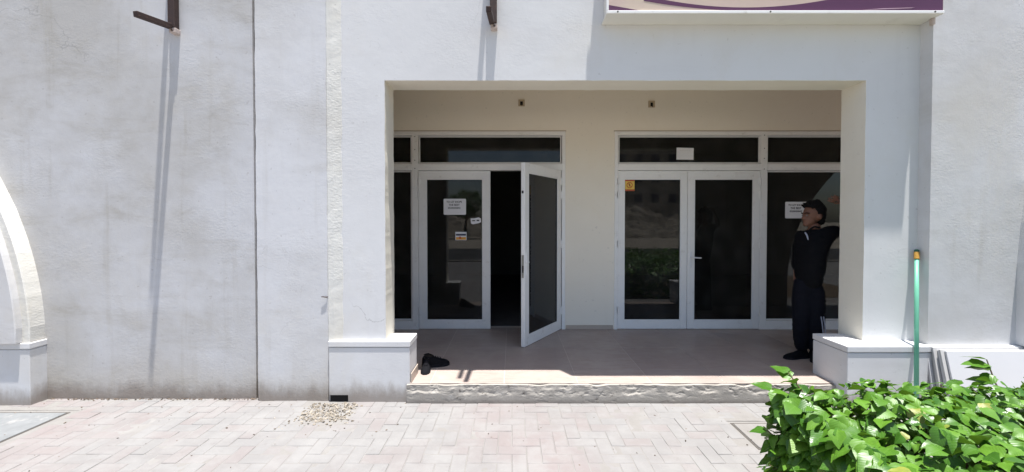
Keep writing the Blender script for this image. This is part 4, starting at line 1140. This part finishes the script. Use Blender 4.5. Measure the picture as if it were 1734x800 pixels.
# sprigs that stand clear of the outline
sprigs = [((1.60, 2.22, .35), (1.47, 2.30, .40)), ((1.62, 2.10, .22), (1.42, 2.20, .26)), ((1.66, 2.25, .50), (1.52, 2.33, .63)), ((1.72, 2.2, .55), (1.62, 2.34, .72)),
          ((2.78, 2.25, .6), (2.77, 2.33, .80)), ((1.70, 2.0, .15), (1.46, 2.12, .10)), ((1.64, 2.05, .30), (1.50, 2.16, .33))]
sb_ = []
for a_, b_ in sprigs:
    a_, b_ = Vector(a_), Vector(b_); mid = (a_ + b_) / 2 + Vector((0, 0, -.02))
    sb_.append([a_, mid, b_])
    for k in range(5):
        t_ = .45 + .14 * k; p = a_.lerp(b_, min(1, t_)); o_ = Vector((b_ - a_)); o_.z = 0
        if o_.length < .05: o_ = Vector((hr.gauss(0, 1), hr.gauss(0, 1), 0))
        o_ = o_.normalized() + Vector((hr.gauss(0, .7), hr.gauss(0, .7), 0))
        put_leaf(p.x, p.y, p.z, o_, 0.1, hr.uniform(.09, .13))
cand = sorted(range(len(bulk)), key=lambda i: -(bulk[i][2] * (1.0 if bulk[i][3] > -0.05 else 0.25)))
pick = set(cand[:300])
off = Vector(hedge.location)
for i in pick:
    Mx, k = bulk[i][0], bulk[i][1]; loc_, q_, sc_ = Mx.decompose()
    inst('leaf', leaf_me[k], hedge, loc_ - off, q_.to_euler(), sc_)
tag(leaf_cloud('foliage', [(bulk[i][0], bulk[i][1]) for i in range(len(bulk)) if i not in pick], M['leaf'], hedge), kind='stuff')
bm = B()
for pts in sb_: tube(bm, pts, [.006, .0045, .003], 6)
for i in range(150):
    x = hr.uniform(HX0 + .12, HX1); y_ = hr.uniform(HY0, HY1 - .08) if i > 80 else hr.uniform(.8, HY1 - .08)
    p0 = Vector((x, y_, 0)); s_ = shape(x, y_)
    p1 = p0 + Vector((hr.gauss(0, .06), hr.gauss(0, .06), s_ * .5)); p2 = p1 + Vector((hr.gauss(0, .07), hr.gauss(0, .07), s_ * .45))
    tube(bm, [p0, p1, p2], [.011, .008, .004], 5)
tag(obj('stems', bm, M['wood'], hedge), kind='stuff')

# ================================================================== ACROSS THE ROAD (seen mirrored in the shop glass)
def rock_heap(cx, cy, rx, ry, h, seed):
    bm = B(); n = 60
    g_ = [[None] * (n + 1) for _ in range(n + 1)]
    for i in range(n + 1):
        for j in range(n + 1):
            u_, v_ = -1 + 2 * i / n, -1 + 2 * j / n; d = math.hypot(u_, v_)
            z = h * max(0, 1 - d) ** .8 * (1 + .5 * noise.fractal(Vector((u_ * 3 + seed, v_ * 3, 0)), .8, 2, 5)) + .12 * h * noise.fractal(Vector((u_ * 9, v_ * 9, seed)), .8, 2, 4) * (1 if d < 1 else 0)
            g_[i][j] = bm.verts.new((cx + u_ * rx, cy + v_ * ry, max(-.15, z - .12)))
    for i in range(n):
        for j in range(n): bm.faces.new((g_[i][j], g_[i + 1][j], g_[i + 1][j + 1], g_[i][j + 1]))
    return bm
tag(obj('sand_heap', rock_heap(15, -33, 11, 5, 3.0, 1), M['desert'], loc=(15, -33, -.09)), 'long heap of excavated sand and rubble mirrored in the right glass door', 'heap')
tag(obj('sand_heap', rock_heap(-6, -36, 9, 5, 2.6, 4), M['desert'], loc=(-6, -36, -.09)), 'smaller sand heap mirrored in the closed left glass door', 'heap')
# white pickup parked by the heap
tk = thing('pickup_truck', (14.0, -42, -.09), 'white pickup truck parked beyond the sand heap, mirrored in the right glass door', 'truck')
M['car_white'] = simple('white_car_paint', (0.72, 0.72, 0.72), 0.3, 0.02, 3, 0)
bm = B(); prism(bm, [(11.4, .35), (16.6, .35), (16.6, 1.0), (16.5, 1.08), (14.9, 1.1), (14.3, 1.1), (11.4, 1.1)], -42.9, -41.1); obj('body', bm, M['car_white'], tk)
bm = B(); prism(bm, [(13.1, 1.11), (15.2, 1.11), (14.5, 1.72), (13.3, 1.74)], -42.8, -41.2); obj('cab', bm, M['car_white'], tk)
for y_ in (-41.19, -42.83):
    bm = B(); prism(bm, [(13.3, 1.16), (14.95, 1.16), (14.42, 1.64), (13.42, 1.64)], y_, y_ + .02); obj('window', bm, M['navy'], tk)
for x in (12.3, 15.7):
    for y_ in (-41.15, -42.85):
        bm = B(); tube(bm, [(x, y_ - .12, .27), (x, y_ + .12, .27)], .36, 18); obj('wheel', bm, M['gasket'], tk)
for y_ in (-41.3, -42.7):
    bm = B(); box(bm, 16.58, 16.64, y_ - .14, y_ + .14, .75, .9); obj('headlight', bm, M['eye'], tk)
# apartment block far behind
ap = thing('apartment_block', (24, -62, -.09), 'plain beige apartment block far across the road, mirrored in the right glass door', 'building')
M['far_wall'] = simple('beige_render', (0.36, 0.32, 0.27), 0.9, 0.1, 1, 0.05)
bm = B(); box(bm, 12, 44, -72, -62, -.1, 15); obj('wall', bm, M['far_wall'], ap)
bm = B(); box(bm, 11.7, 44.3, -72.3, -61.7, 15, 15.5); obj('roof', bm, M['far_wall'], ap)
wb = B(); box(wb, -.7, .7, -.02, .06, 0, 1.5); wme = mesh_of(wb, M['navy'], 'window')
for fl in range(4):
    for k in range(10): inst('window', wme, ap, (-10.5 + k * 3.1, 0.0, 1.4 + fl * 3.6))
# a roadside tree
tr = thing('roadside_tree', (-4.4, -27, -.09), 'round crowned tree across the road, mirrored in the closed left glass door', 'tree')
bm = B(); tube(bm, [(-4.4, -27, -.1), (-4.35, -27, 1.2), (-4.3, -27.05, 2.2)], [.16, .12, .08], 8)
for k in range(7):
    a = k * .9; tube(bm, [(-4.32, -27, 1.5 + .1 * k), (-4.3 + .5 * math.cos(a), -27 + .5 * math.sin(a), 2.4 + .1 * k), (-4.3 + 1.0 * math.cos(a), -27 + 1.0 * math.sin(a), 3.0 + .15 * k)], [.06, .04, .015], 6)
obj('trunk', bm, M['wood'], tr)
tl = []
for _ in range(2600):
    c_ = Vector((hr.gauss(0, 1), hr.gauss(0, 1), hr.gauss(0, 1))).normalized() * hr.uniform(.45, 1) ** .5
    cl_ = noise.noise(c_ * 2.2)
    if cl_ < -.15: continue
    p = Vector((-4.3, -27, 3.2)) + Vector((c_.x * 1.7, c_.y * 1.7, c_.z * 1.25)) * (1 + .3 * cl_)
    tl.append((leaf_matrix(p, c_, hr.uniform(.16, .26), .2), hr.randrange(8)))
tag(leaf_cloud('crown', tl, M['tree_leaf'], tr), kind='stuff')
